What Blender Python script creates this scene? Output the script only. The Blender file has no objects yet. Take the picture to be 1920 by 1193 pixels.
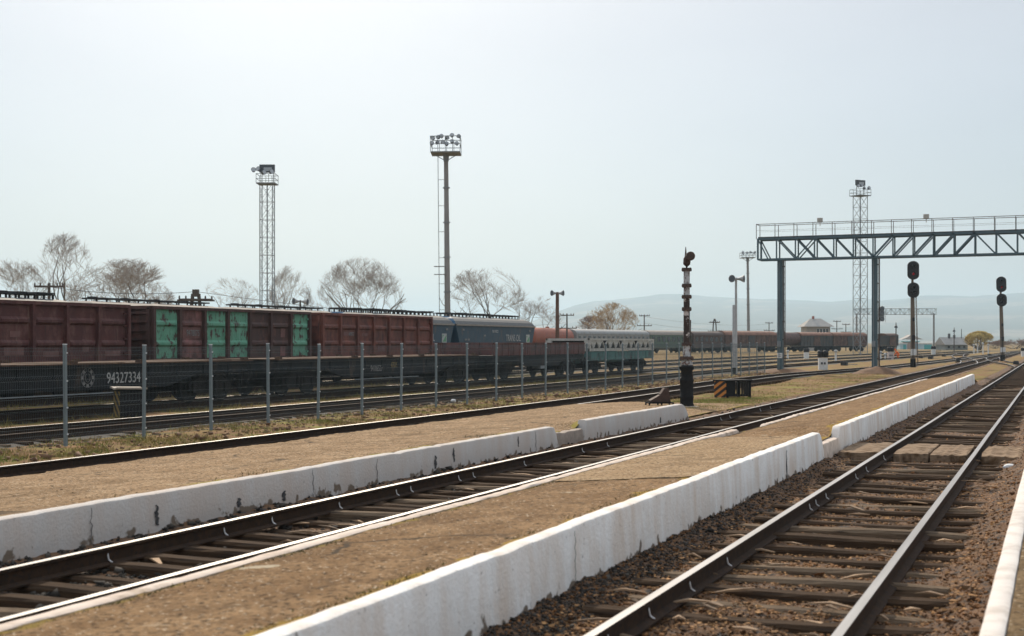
import bpy, math, random
import numpy as np
from mathutils import Vector, Matrix
random.seed(7); RNG = np.random.default_rng(7)
R = math.radians
SC = bpy.context.scene
COL = SC.collection
# ------------------------------------------------------------------ camera geometry
F, XC, YH, XV, H = 2500.0, 960.0, 641.5, 1984.0, 2.03
TH = math.atan((XV - XC) / F); CT, ST = math.cos(TH), math.sin(TH)
# world x runs across the tracks, y along them, z = 0 at rail head level

def W(xc, yc, z=0.0):
    return Vector((xc * CT - yc * ST, xc * ST + yc * CT, z))
def at(px, yc, z=0.0):
    """point at depth yc seen in the column px of the photograph"""
    return W((px - XC) / F * yc, yc, z)
def zat(py, yc):
    return H + (YH - py) / F * yc
def v_at(px, u):
    yc = u / CT * F / (px - XV)
    return (yc + u * ST) / CT
def u_at(px, v):
    r = (px - XC) / F
    yc = v / (r * ST + CT)
    return yc * (r * CT - ST)

# ------------------------------------------------------------------ mesh helpers
class MB:
    def __init__(s): s.v = []; s.f = []; s.m = []
    def add(s, vs, fs, m=0):
        o = len(s.v); s.v.extend([tuple(p) for p in vs])
        for f in fs: s.f.append(tuple(i + o for i in f)); s.m.append(m)
        return s
    def box(s, c, d, m=0, rot=None):
        x, y, z = d[0] / 2, d[1] / 2, d[2] / 2
        vs = [Vector(p) for p in ((-x,-y,-z),(x,-y,-z),(x,y,-z),(-x,y,-z),(-x,-y,z),(x,-y,z),(x,y,z),(-x,y,z))]
        if rot is not None: vs = [rot @ p for p in vs]
        c = Vector(c)
        return s.add([p + c for p in vs], [(0,3,2,1),(4,5,6,7),(0,1,5,4),(1,2,6,5),(2,3,7,6),(3,0,4,7)], m)
    def bar(s, p, q, w, h=None, m=0):
        p, q = Vector(p), Vector(q); d = q - p; L = d.length
        if L < 1e-6: return s
        rot = d.to_track_quat('Y', 'Z').to_matrix()
        return s.box((p + q) / 2, (w, L, h or w), m, rot)
    def tube(s, pts, r, n=6, m=0, cap=True):
        pts = [Vector(p) for p in pts]
        rs = r if isinstance(r, (list, tuple)) else [r] * len(pts)
        o = len(s.v)
        for i, p in enumerate(pts):
            d = (pts[min(i + 1, len(pts) - 1)] - pts[max(i - 1, 0)])
            if d.length < 1e-9: d = Vector((0, 0, 1))
            q = d.to_track_quat('Z', 'Y').to_matrix()
            for k in range(n):
                a = 2 * math.pi * k / n
                s.v.append(tuple(p + q @ Vector((math.cos(a) * rs[i], math.sin(a) * rs[i], 0))))
        for i in range(len(pts) - 1):
            for k in range(n):
                a, b = o + i * n + k, o + i * n + (k + 1) % n
                s.f.append((a, b, b + n, a + n)); s.m.append(m)
        if cap:
            s.f.append(tuple(o + k for k in range(n))[::-1]); s.m.append(m)
            e = o + (len(pts) - 1) * n
            s.f.append(tuple(e + k for k in range(n))); s.m.append(m)
        return s
    def lathe(s, prof, c=(0,0,0), n=16, m=0):
        """prof: (radius, z) pairs"""
        c = Vector(c); o = len(s.v); k0 = len(prof)
        for r, z in prof:
            for k in range(n):
                a = 2 * math.pi * k / n
                s.v.append((c.x + r * math.cos(a), c.y + r * math.sin(a), c.z + z))
        for i in range(k0 - 1):
            for k in range(n):
                a, b = o + i * n + k, o + i * n + (k + 1) % n
                s.f.append((a, b, b + n, a + n)); s.m.append(m)
        s.f.append(tuple(o + k for k in range(n))[::-1]); s.m.append(m)
        e = o + (k0 - 1) * n; s.f.append(tuple(e + k for k in range(n))); s.m.append(m)
        return s
    def loft(s, rings, m=0, closed=True, caps=True):
        o = len(s.v); n = len(rings[0])
        for r in rings: s.v.extend([tuple(p) for p in r])
        for i in range(len(rings) - 1):
            for k in range(n if closed else n - 1):
                a, b = o + i * n + k, o + i * n + (k + 1) % n
                s.f.append((a, b, b + n, a + n)); s.m.append(m if not callable(m) else m(k))
        if caps:
            mm = m if not callable(m) else m(0)
            s.f.append(tuple(o + k for k in range(n))[::-1]); s.m.append(mm)
            e = o + (len(rings) - 1) * n
            s.f.append(tuple(e + k for k in range(n))); s.m.append(mm)
        return s
    def prism(s, outline, x0, x1, axis='x', m=0):
        """outline in the plane across the axis: (y,z) for x, (x,z) for y, (x,y) for z"""
        mk = {'x': lambda a, b, t: (t, a, b), 'y': lambda a, b, t: (a, t, b), 'z': lambda a, b, t: (a, b, t)}[axis]
        return s.loft([[mk(a, b, x0) for a, b in outline], [mk(a, b, x1) for a, b in outline]], m)
    def build(s, name, mats, parent=None, loc=None, rz=0.0, smooth=False, bevel=0.0):
        me = bpy.data.meshes.new(name)
        me.from_pydata(s.v, [], s.f)
        if not isinstance(mats, (list, tuple)): mats = [mats]
        for mt in mats: me.materials.append(mt)
        me.polygons.foreach_set('material_index', np.array(s.m, dtype=np.int32))
        if smooth: me.polygons.foreach_set('use_smooth', np.ones(len(s.f), dtype=bool))
        import bmesh
        bm = bmesh.new(); bm.from_mesh(me); bmesh.ops.recalc_face_normals(bm, faces=bm.faces); bm.to_mesh(me); bm.free()
        if smooth: me.set_sharp_from_angle(angle=R(40))
        o = bpy.data.objects.new(name, me); COL.objects.link(o)
        if parent is not None: o.parent = parent
        if loc is not None: o.location = loc
        if rz: o.rotation_euler = (0, 0, rz)
        if bevel:
            b = o.modifiers.new('bevel', 'BEVEL'); b.width = bevel; b.segments = 2; b.limit_method = 'ANGLE'
        return o

def np_mesh(name, V, Fc, mat, parent=None):
    me = bpy.data.meshes.new(name)
    V = np.asarray(V, dtype=np.float32); Fc = np.asarray(Fc, dtype=np.int32)
    k = Fc.shape[1]
    me.vertices.add(len(V)); me.vertices.foreach_set('co', V.ravel())
    me.loops.add(Fc.size); me.loops.foreach_set('vertex_index', Fc.ravel())
    me.polygons.add(len(Fc)); me.polygons.foreach_set('loop_start', np.arange(0, Fc.size, k, dtype=np.int32))
    me.update(calc_edges=True); me.materials.append(mat)
    o = bpy.data.objects.new(name, me); COL.objects.link(o)
    if parent is not None: o.parent = parent
    return o

def tag(o, label=None, cat=None, group=None, kind=None):
    if label: o['label'] = label
    if cat: o['category'] = cat
    if group: o['group'] = group
    if kind: o['kind'] = kind
    return o
def thing(name, label, cat, loc=(0,0,0), rz=0.0, group=None):
    o = bpy.data.objects.new(name, None); COL.objects.link(o)
    o.location = loc; o.rotation_euler = (0, 0, rz); o.empty_display_size = .3
    return tag(o, label, cat, group)
def dup(o, parent=None, loc=None, rz=None):
    c = o.copy(); COL.objects.link(c)
    if parent is not None: c.parent = parent
    if loc is not None: c.location = loc
    if rz is not None: c.rotation_euler = (0, 0, rz)
    for ch in [x for x in o.children]: dup(ch, c)
    return c
def text(body, size, mat, parent, loc, rot, name='lettering', align='CENTER', sx=1.0):
    cu = bpy.data.curves.new(name, 'FONT'); cu.body = body; cu.size = size; cu.align_x = align
    cu.extrude = .004; cu.materials.append(mat)
    f = bpy.data.objects.new(name, cu); me = bpy.data.meshes.new_from_object(f); bpy.data.objects.remove(f)
    o = bpy.data.objects.new(name, me); COL.objects.link(o)
    o.parent = parent; o.location = loc; o.rotation_euler = rot; o.scale = (sx, 1, 1)
    return o
TX = (R(90), 0, R(90))     # lettering on a face that looks towards +x

def nz(x, y, s=1.0, seed=0):
    """smooth numeric noise in about -1..1"""
    x = np.asarray(x, float) / s + seed * 17.3; y = np.asarray(y, float) / s - seed * 9.1
    return (np.sin(1.7 * x + 2.1 * np.sin(.9 * y)) + np.sin(2.3 * y + 1.9 * np.sin(1.3 * x + .7)) + np.sin(1.1 * x - 1.6 * y + 1.3) + .6 * np.sin(3.9 * x + 4.3 * y)) / 3.6

def grid(name, us, vs, zf, mat, kind='structure', xf=None):
    U, Vv = np.meshgrid(np.asarray(us, float), np.asarray(vs, float))
    Z = zf(U, Vv)
    X = U if xf is None else xf(U, Vv)
    n, m = U.shape
    V = np.stack([X, Vv, Z], -1).reshape(-1, 3)
    i = np.arange(n * m).reshape(n, m)
    Fc = np.stack([i[:-1, :-1], i[:-1, 1:], i[1:, 1:], i[1:, :-1]], -1).reshape(-1, 4)
    o = np_mesh(name, V, Fc, mat)
    o.data.polygons.foreach_set('use_smooth', np.ones(len(Fc), dtype=bool))
    return tag(o, kind=kind)

# ------------------------------------------------------------------ materials
def mat(name, c1, c2=None, scale=4.0, rough=.8, metal=0.0, c3=None, s3=1.0, t3=.6, w3=.05, bump=0.0, bs=40.0,
        stretch=(1,1,1), rnd=0.0, spec=.5, emit=None, es=0.0, c4=None, s4=60., t4=.66, w4=.04, st3=None, lo=.35, hi=.65):
    m = bpy.data.materials.new(name); m.use_nodes = True
    N = m.node_tree.nodes; L = m.node_tree.links
    b = N['Principled BSDF']; b.inputs['Roughness'].default_value = rough; b.inputs['Metallic'].default_value = metal
    b.inputs['Specular IOR Level'].default_value = spec
    tc = N.new('ShaderNodeTexCoord')
    def noise(sc, det, stv):
        mp = N.new('ShaderNodeMapping'); mp.inputs['Scale'].default_value = stv
        L.new(tc.outputs['Object'], mp.inputs['Vector'])
        n = N.new('ShaderNodeTexNoise'); n.inputs['Scale'].default_value = sc; n.inputs['Detail'].default_value = det
        n.inputs['Roughness'].default_value = .62
        L.new(mp.outputs[0], n.inputs['Vector']); return n.outputs['Fac']
    def ramp(fac, a, bb):
        r = N.new('ShaderNodeMapRange'); r.inputs[1].default_value = a; r.inputs[2].default_value = bb
        L.new(fac, r.inputs[0]); return r.outputs[0]
    def mix(fac, a, bb):
        x = N.new('ShaderNodeMix'); x.data_type = 'RGBA'
        L.new(fac, x.inputs[0])
        for sk, val in ((6, a), (7, bb)):
            if isinstance(val, tuple): x.inputs[sk].default_value = (*val, 1)
            else: L.new(val, x.inputs[sk])
        return x.outputs[2]
    c = c1
    if c2: c = mix(ramp(noise(scale, 6, stretch), lo, hi), c1, c2)
    if c3: c = mix(ramp(noise(s3, 7, st3 or stretch), t3 - w3, t3 + w3), c, c3)
    if c4: c = mix(ramp(noise(s4, 3, (1,1,1)), t4 - w4, t4 + w4), c, c4)
    if rnd:
        g = N.new('ShaderNodeNewGeometry'); hs = N.new('ShaderNodeHueSaturation')
        r = N.new('ShaderNodeMapRange'); r.inputs[3].default_value = 1 - rnd; r.inputs[4].default_value = 1 + rnd
        L.new(g.outputs['Random Per Island'], r.inputs[0]); L.new(r.outputs[0], hs.inputs['Value'])
        if isinstance(c, tuple): hs.inputs['Color'].default_value = (*c, 1)
        else: L.new(c, hs.inputs['Color'])
        c = hs.outputs[0]
    if isinstance(c, tuple): b.inputs['Base Color'].default_value = (*c, 1)
    else: L.new(c, b.inputs['Base Color'])
    if bump:
        bp = N.new('ShaderNodeBump'); bp.inputs['Strength'].default_value = bump; bp.inputs['Distance'].default_value = .02
        L.new(noise(bs, 5, stretch), bp.inputs['Height']); L.new(bp.outputs[0], b.inputs['Normal'])
    if emit:
        b.inputs['Emission Color'].default_value = (*emit, 1); b.inputs['Emission Strength'].default_value = es
    return m

def overlay(m, col, build):
    """lay a second colour over a material where build(N, L, object-coords) says so"""
    N = m.node_tree.nodes; L = m.node_tree.links; b = N['Principled BSDF']
    src = b.inputs['Base Color'].links[0].from_socket; tc = N.new('ShaderNodeTexCoord')
    x = N.new('ShaderNodeMix'); x.data_type = 'RGBA'; L.new(build(N, L, tc.outputs['Object']), x.inputs[0]); L.new(src, x.inputs[6])
    x.inputs[7].default_value = (*col, 1); L.new(x.outputs[2], b.inputs['Base Color'])
def n_noise(N, L, co, sc, det=5):
    n = N.new('ShaderNodeTexNoise'); n.inputs['Scale'].default_value = sc; n.inputs['Detail'].default_value = det; L.new(co, n.inputs['Vector']); return n.outputs['Fac']
def n_map(N, L, v, a, b, c=0., d=1.):
    r = N.new('ShaderNodeMapRange'); L.new(v, r.inputs[0])
    for i, q in enumerate((a, b, c, d)): r.inputs[i + 1].default_value = q
    return r.outputs[0]
def n_math(N, L, op, a, b):
    r = N.new('ShaderNodeMath'); r.operation = op
    for i, q in enumerate((a, b)):
        if isinstance(q, (int, float)): r.inputs[i].default_value = q
        else: L.new(q, r.inputs[i])
    return r.outputs[0]
def cracks(scale, width):
    def f(N, L, co):
        nx = N.new('ShaderNodeTexNoise'); nx.inputs['Scale'].default_value = 1.7; nx.inputs['Detail'].default_value = 6; L.new(co, nx.inputs['Vector'])
        ad = N.new('ShaderNodeMix'); ad.data_type = 'VECTOR'; ad.inputs[0].default_value = .35; L.new(co, ad.inputs[4]); L.new(nx.outputs['Color'], ad.inputs[5])
        v = N.new('ShaderNodeTexVoronoi'); v.feature = 'DISTANCE_TO_EDGE'; v.inputs['Scale'].default_value = scale; L.new(ad.outputs[1], v.inputs['Vector'])
        line = n_map(N, L, v.outputs['Distance'], width, width * .35)
        return n_math(N, L, 'MULTIPLY', line, n_map(N, L, n_noise(N, L, co, .8), .48, .6))
    return f
def strip(x_a, x_b, sc, t):            # ragged growth that fades in from x_a to x_b
    def f(N, L, co):
        sp = N.new('ShaderNodeSeparateXYZ'); L.new(co, sp.inputs[0])
        g = n_map(N, L, sp.outputs[0], x_a, x_b, -.3, .22)
        return n_map(N, L, n_math(N, L, 'ADD', g, n_noise(N, L, co, sc, 8)), t, t + .1)
    return f
def blotch(sc, t, w=.06):
    return lambda N, L, co: n_map(N, L, n_noise(N, L, co, sc, 7), t, t + w)
def streaks(sc, t):                    # runs of rust and rain down a side
    def f(N, L, co):
        mp = N.new('ShaderNodeMapping'); mp.inputs['Scale'].default_value = (1, 2.4, .22); L.new(co, mp.inputs['Vector'])
        return n_map(N, L, n_noise(N, L, mp.outputs[0], sc, 7), t, t + .14, 0, .75)
    return f
M = {}
M['earth'] = mat('earth', (.25,.14,.062), (.16,.09,.042), 1.1, .97, spec=.1, c3=(.19,.17,.035), s3=.8, t3=.555, w3=.08, c4=(.27,.21,.14), s4=35, t4=.64, bump=.6, bs=30)
M['grassland'] = mat('grassland', (.27,.165,.065), (.19,.13,.042), .05, .97, spec=.1, c3=(.12,.095,.05), s3=.02, t3=.52, w3=.08, bump=.3, bs=3)
M['ballast'] = mat('ballast', (.115,.056,.023), (.19,.094,.037), 3.0, .95, c3=(.035,.03,.026), s3=9, t3=.55, w3=.06, c4=(.2,.13,.08), s4=50, t4=.63, bump=1.0, bs=55)
M['oily_ballast'] = mat('oily ballast', (.024,.02,.016), (.04,.03,.022), 4.0, .9, c3=(.075,.07,.02), s3=.7, t3=.58, w3=.08, c4=(.09,.07,.05), s4=50, t4=.64, bump=.9, bs=45)
def paving(name, a, b, c, mul=1.0):
    m = mat(name, a, b, .55, .97, c3=c, s3=2.0, t3=.54, w3=.12, c4=tuple(x * .38 for x in b), s4=19, t4=.57, w4=.06, bump=1.0, bs=30, spec=.1)
    overlay(m, tuple(x * .72 for x in b), blotch(.7, .60, .10)); overlay(m, (.52,.43,.31), blotch(26, .63, .04)); overlay(m, (.44,.36,.25), blotch(1.6, .70, .03)); overlay(m, (.06,.042,.026), cracks(.55, .018)); return m
M['paving'] = paving('trodden paving', (.235,.135,.060), (.16,.09,.040), (.30,.185,.092))
overlay(M['paving'], (.30,.19,.04), strip(-4.55, -4.1, 2.2, .56)); overlay(M['paving'], (.22,.15,.035), strip(-5.7, -6.05, 2.2, .60))
overlay(M['paving'], (.07,.05,.03), strip(-5.88, -6.0, 5, .58))
M['near_paving'] = paving('earthy paving', (.2,.125,.06), (.13,.085,.04), (.25,.17,.09))
M['far_paving'] = paving('sandy paving', (.305,.192,.10), (.215,.133,.066), (.375,.252,.142))
overlay(M['far_paving'], (.27,.21,.045), strip(-10.5, -9.85, 1.6, .64))
M['patch'] = paving('pale paving', (.335,.22,.118), (.265,.17,.088), (.39,.27,.15))
def whitewash(name, dirt, t, amt, wh=1.0):
    m = mat(name, tuple(x * wh for x in (.88,.85,.80)), tuple(x * wh for x in (.80,.77,.72)), 2.2, .9, c3=dirt, s3=1.6, t3=t, w3=.16, st3=(1.5,1.5,.45), c4=(.36,.32,.28), s4=17, t4=.69, w4=.035, bump=.55, bs=26, spec=.2)
    # flaking paint low down: bare concrete shows through in ragged patches
    N = m.node_tree.nodes; L = m.node_tree.links; b = N['Principled BSDF']
    src = b.inputs['Base Color'].links[0].from_socket
    tc = N.new('ShaderNodeTexCoord'); sp = N.new('ShaderNodeSeparateXYZ'); L.new(tc.outputs['Object'], sp.inputs[0])
    n = N.new('ShaderNodeTexNoise'); n.inputs['Scale'].default_value = 5; n.inputs['Detail'].default_value = 8
    L.new(tc.outputs['Object'], n.inputs['Vector'])
    mr = N.new('ShaderNodeMapRange'); mr.inputs[1].default_value = .20; mr.inputs[2].default_value = -.12; mr.inputs[3].default_value = -.45; mr.inputs[4].default_value = amt
    L.new(sp.outputs[2], mr.inputs[0])
    ad = N.new('ShaderNodeMath'); ad.operation = 'ADD'; L.new(mr.outputs[0], ad.inputs[0]); L.new(n.outputs[0], ad.inputs[1])
    st = N.new('ShaderNodeMapRange'); st.inputs[1].default_value = .56; st.inputs[2].default_value = .62; L.new(ad.outputs[0], st.inputs[0])
    x = N.new('ShaderNodeMix'); x.data_type = 'RGBA'; L.new(st.outputs[0], x.inputs[0]); L.new(src, x.inputs[6]); x.inputs[7].default_value = (.19,.145,.105,1)
    L.new(x.outputs[2], b.inputs['Base Color'])
    return m
M['white_wall'] = whitewash('whitewashed concrete', (.66,.54,.43), .56, .075)
M['grey_wall'] = whitewash('worn whitewash', (.53,.46,.40), .45, .06, .66)
M['kerb_top'] = mat('worn kerb', (.70,.58,.48), (.55,.43,.33), 3, .9, c3=(.34,.25,.17), s3=2.5, t3=.62, w3=.08, bump=.4, bs=20)
M['bare_conc'] = mat('bare concrete', (.36,.29,.23), (.25,.2,.16), 5, .9, bump=.6, bs=20)
M['rust_rail'] = mat('rail rust', (.034,.021,.013), (.058,.033,.019), 8, .9, .0, spec=.15, c4=(.03,.022,.018), s4=25, t4=.55, bump=.2, bs=30)
M['rail_top'] = mat('polished rail head', (.34,.33,.32), (.25,.24,.23), 6, .5, .6, stretch=(1,.05,1))
M['dull_top'] = mat('rusty rail head', (.12,.08,.055), (.08,.055,.04), 6, .8, spec=.2)
M['sleeper'] = mat('old sleeper wood', (.046,.029,.018), (.088,.054,.031), 5, .97, spec=.1, stretch=(.35,5,5), c3=(.035,.026,.02), s3=6, t3=.58, w3=.06, st3=(.25,6,6), bump=.8, bs=14)
M['pale_sleeper'] = mat('weathered sleeper wood', (.2,.145,.095), (.13,.09,.058), 5, .97, spec=.1, stretch=(.35,5,5), c3=(.05,.037,.027), s3=6, t3=.58, w3=.06, st3=(.25,6,6), bump=.8, bs=14)
M['splinter'] = mat('split wood', (.34,.22,.125), (.2,.13,.075), 9, .9, rnd=.6)
M['board'] = mat('weathered board', (.30,.215,.14), (.22,.15,.095), 3, .97, spec=.1, c4=(.12,.075,.042), s4=3.5, t4=.55, w4=.08, stretch=(.3,4,4), c3=(.12,.085,.06), s3=3, t3=.62, w3=.08, bump=.5, bs=15)
M['stone'] = mat('stones', (.21,.10,.04), (.11,.058,.028), 2.5, .95, rnd=.85, spec=.2)
M['dark_stone'] = mat('dark stones', (.05,.043,.035), rough=.95, rnd=.8, spec=.2)
M['litter'] = mat('dry leaves', (.27,.145,.06), rough=.9, rnd=.8, spec=.2)
M['blade'] = mat('grass blades', (.17,.18,.03), (.28,.19,.055), .9, .8, rnd=.4)
M['galv'] = mat('galvanised steel', (.21,.25,.26), (.17,.21,.22), 3, .5, .35)
M['wire'] = mat('coated wire', (.12,.145,.15), rough=.6, metal=.0, spec=.3)
M['cap_white'] = mat('white cap', (.6,.62,.62), rough=.5)
M['teal_steel'] = mat('teal painted steel', (.085,.135,.15), (.07,.11,.125), 2, .55, c4=(.04,.06,.065), s4=12, t4=.66)
M['rusty_ladder'] = mat('rusty ladder', (.06,.05,.045), (.12,.08,.06), 6, .8)
M['dark_steel'] = mat('dark steel', (.02,.02,.02), (.033,.03,.028), 5, .7, c4=(.06,.045,.035), s4=9, t4=.64)
M['bogie'] = mat('oily iron', (.013,.012,.012), (.022,.02,.018), 6, .85, spec=.2)
M['wagon_black'] = mat('blackened wagon steel', (.011,.013,.014), (.018,.019,.02), 1.5, .85, spec=.2, c3=(.055,.04,.03), s3=1.5, t3=.62, w3=.06, st3=(1,1,.4))
M['deck_edge'] = mat('rusty deck edge', (.12,.07,.045), (.075,.048,.033), 2.5, .95, c3=(.18,.115,.07), s3=1.4, t3=.6, spec=.15)
def paint(name, a, b, rust, s3=2.4, t3=.6, w3=.04):
    return mat(name, a, b, 1.3, .72, c3=rust, s3=s3, t3=t3, w3=w3, st3=(1,1,.6), c4=tuple(x * .45 for x in rust), s4=16, t4=.68, bump=.15, bs=12)
M['ox_dark'] = paint('dark oxide paint', (.095,.026,.02), (.068,.02,.017), (.14,.058,.045), t3=.57, w3=.09)
M['ox_brown'] = paint('brown wagon paint', (.075,.035,.026), (.052,.026,.021), (.12,.05,.035), t3=.6, w3=.08)
M['ox_red'] = paint('faded red wagon paint', (.21,.068,.042), (.14,.046,.031), (.085,.033,.024), t3=.55, w3=.09)
M['ox_pink'] = paint('faded pink paint', (.24,.10,.085), (.17,.07,.06), (.08,.035,.028), t3=.52, w3=.1)
M['wag_green'] = paint('chipped green paint', (.15,.36,.235), (.10,.285,.18), (.075,.045,.035), s3=3.2, t3=.565, w3=.04)
M['fade_patch'] = mat('faded patch', (.2,.10,.085), (.13,.06,.05), 4, .85, stretch=(1,1,.5))
M['low_red'] = paint('dull red sides', (.15,.055,.045), (.105,.042,.036), (.06,.033,.028), t3=.55, w3=.09)
M['teal_wagon'] = paint('teal wagon paint', (.06,.19,.17), (.045,.14,.13), (.05,.05,.045), t3=.58, w3=.08)
M['lattice'] = mat('pale painted frame', (.52,.50,.44), (.42,.40,.35), 3, .8, c4=(.3,.22,.16), s4=8, t4=.67)
M['hop_side'] = paint('blue grey hopper paint', (.05,.085,.11), (.04,.07,.092), (.09,.09,.085), t3=.63, w3=.08)
M['hop_roof'] = mat('grey hopper roof', (.13,.125,.115), (.10,.10,.095), 1.5, .75, stretch=(1,3,1))
M['hop_blue'] = mat('blue hopper end', (.035,.1,.17), (.03,.085,.14), 2, .65)
M['hop_band'] = mat('pale hopper band', (.33,.29,.24), (.24,.21,.18), 3, .8)
M['roof_pale'] = mat('dusty roof', (.3,.26,.22), (.22,.19,.16), 2, .85)
M['tank'] = paint('orange tank paint', (.33,.088,.04), (.26,.07,.036), (.17,.065,.045), t3=.6, w3=.12)
M['rust_tank'] = paint('rusted tank', (.13,.065,.045), (.10,.05,.038), (.06,.035,.03), t3=.55, w3=.1)
M['coach_grey'] = paint('grey coach paint', (.27,.275,.265), (.22,.225,.22), (.2,.17,.14), t3=.62, w3=.1)
M['coach_green'] = paint('green coach paint', (.085,.14,.1), (.07,.11,.085), (.12,.10,.08), t3=.62, w3=.1)
M['coach_brown'] = paint('brown coach paint', (.075,.045,.035), (.06,.038,.03), (.1,.06,.045), t3=.6, w3=.1)
M['boxcar'] = paint('dark boxcar paint', (.10,.047,.033), (.06,.034,.026), (.16,.09,.055), t3=.58, w3=.08)
M['boxcar_grey'] = paint('grey boxcar paint', (.045,.05,.05), (.06,.06,.057), (.09,.06,.045), t3=.58, w3=.08)
M['rust_roof'] = mat('rust roof', (.25,.12,.075), (.16,.08,.052), 1.2, .85)
M['window_dark'] = mat('dark window', (.02,.025,.03), rough=.15)
M['white_paint'] = mat('white lettering', (.62,.60,.56), (.4,.38,.35), 9, .8)
M['dim_paint'] = mat('faded lettering', (.26,.25,.235), (.14,.135,.13), 11, .8)
M['stencil'] = mat('pale stencil', (.46,.46,.44), (.36,.36,.34), 9, .8)
M['yellow_paint'] = mat('yellow lettering', (.3,.21,.04), (.15,.11,.04), 9, .8)
M['green_mark'] = mat('green mark', (.12,.3,.16), rough=.7)
M['mast'] = mat('concrete mast', (.29,.275,.255), (.24,.225,.21), .6, .85)
M['grey_steel'] = mat('grey steel', (.24,.26,.265), (.19,.205,.21), 2, .7)
M['lamp_body'] = mat('lamp housing', (.06,.065,.07), rough=.5)
M['lamp_glass'] = mat('lamp glass', (.4,.42,.43), rough=.15)
M['conc_pole'] = mat('weathered pole', (.19,.15,.105), (.13,.10,.075), 2, .9, stretch=(3,3,.5))
M['black_paint'] = mat('black paint', (.012,.012,.013), rough=.45)
M['red_lens'] = mat('red lens', (.25,.01,.015), rough=.15, emit=(1,.03,.05), es=.12)
M['dark_lens'] = mat('dark lens', (.01,.012,.014), rough=.1)
M['white_plate'] = mat('white plate', (.72,.72,.70), (.6,.6,.58), 6, .7, c4=(.4,.37,.33), s4=20, t4=.68)
M['pink_plate'] = mat('stained white plate', (.6,.5,.46), (.5,.42,.38), 6, .7)
M['stand_white'] = mat('peeling white pipe', (.50,.50,.49), (.36,.36,.35), 4, .85, c4=(.16,.11,.085), s4=16, t4=.58, c3=(.11,.055,.038), s3=4.5, t3=.57, w3=.03)
M['stand_rust'] = mat('rusty pipe', (.06,.036,.027), (.035,.025,.02), 6, .85, c3=(.55,.5,.46), s3=5, t3=.57, w3=.03)
M['flange'] = mat('rusty flange', (.10,.058,.04), (.055,.037,.03), 9, .8)
M['tar'] = mat('tarred iron', (.009,.009,.01), (.018,.017,.016), 8, .85, spec=.2, bump=.4, bs=25)
M['elbow'] = mat('brown rusty elbow', (.085,.046,.033), (.055,.032,.025), 5, .8)
M['horn'] = mat('horn grey', (.42,.42,.40), (.33,.33,.32), 4, .6)
M['horn_dark'] = mat('horn mouth', (.1,.11,.115), rough=.6)
M['rust_pole'] = mat('rust pole', (.17,.09,.055), (.12,.065,.045), 3, .85)
M['white_pole'] = mat('white pole', (.5,.5,.49), (.4,.4,.39), 3, .8)
M['wood_pole'] = mat('wood pole', (.075,.06,.05), (.11,.085,.07), 3, .9)
M['bark'] = mat('bark', (.17,.14,.11), (.12,.10,.08), 2, .95)
M['twig'] = mat('twigs', (.44,.385,.325), (.33,.29,.25), .3, .95)
M['gold_twig'] = mat('golden twigs', (.48,.35,.2), (.38,.27,.15), .3, .95)
M['willow'] = mat('willow twigs', (.62,.47,.15), (.5,.37,.11), .3, .95)
M['red_twig'] = mat('reddish brush', (.25,.14,.1), (.2,.12,.08), .3, .95)
M['hill'] = mat('hill grass', (.085,.09,.06), (.05,.06,.045), .002, .95, c3=(.19,.155,.11), s3=.0022, t3=.54, w3=.02, stretch=(1,.5,4), c4=(.045,.05,.04), s4=.02, t4=.6, w4=.03)
M['slate'] = mat('grey roof sheets', (.33,.31,.28), (.26,.25,.23), .7, .9)
M['plaster'] = mat('plaster', (.42,.38,.34), (.35,.32,.29), 1, .9)
M['pale_blue'] = mat('pale blue wall', (.42,.58,.62), (.36,.5,.55), 1, .85)
M['turquoise'] = mat('turquoise', (.08,.38,.38), (.07,.33,.33), 1, .8)
M['peach'] = mat('peach wall', (.5,.36,.3), rough=.85)
M['brick_red'] = mat('red door', (.3,.09,.06), rough=.8)
M['grey_wall2'] = mat('grey wall', (.22,.24,.23), (.18,.2,.19), 1, .9)
M['orange'] = mat('orange workwear', (.85,.16,.02), (.75,.13,.02), 8, .8)
M['skin'] = mat('skin', (.42,.24,.17), rough=.6)
M['trouser'] = mat('dark trousers', (.03,.035,.05), rough=.85)
M['beige_lid'] = mat('beige lid', (.42,.36,.29), (.34,.29,.23), 3, .85)
M['clip'] = mat('spring steel', (.75,.74,.72), rough=.35, metal=.3)
M['loose_earth'] = mat('loose earth', (.19,.10,.05), (.12,.066,.035), 2.2, .95, c4=(.24,.15,.09), s4=18, t4=.63, bump=.8, bs=14)

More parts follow.
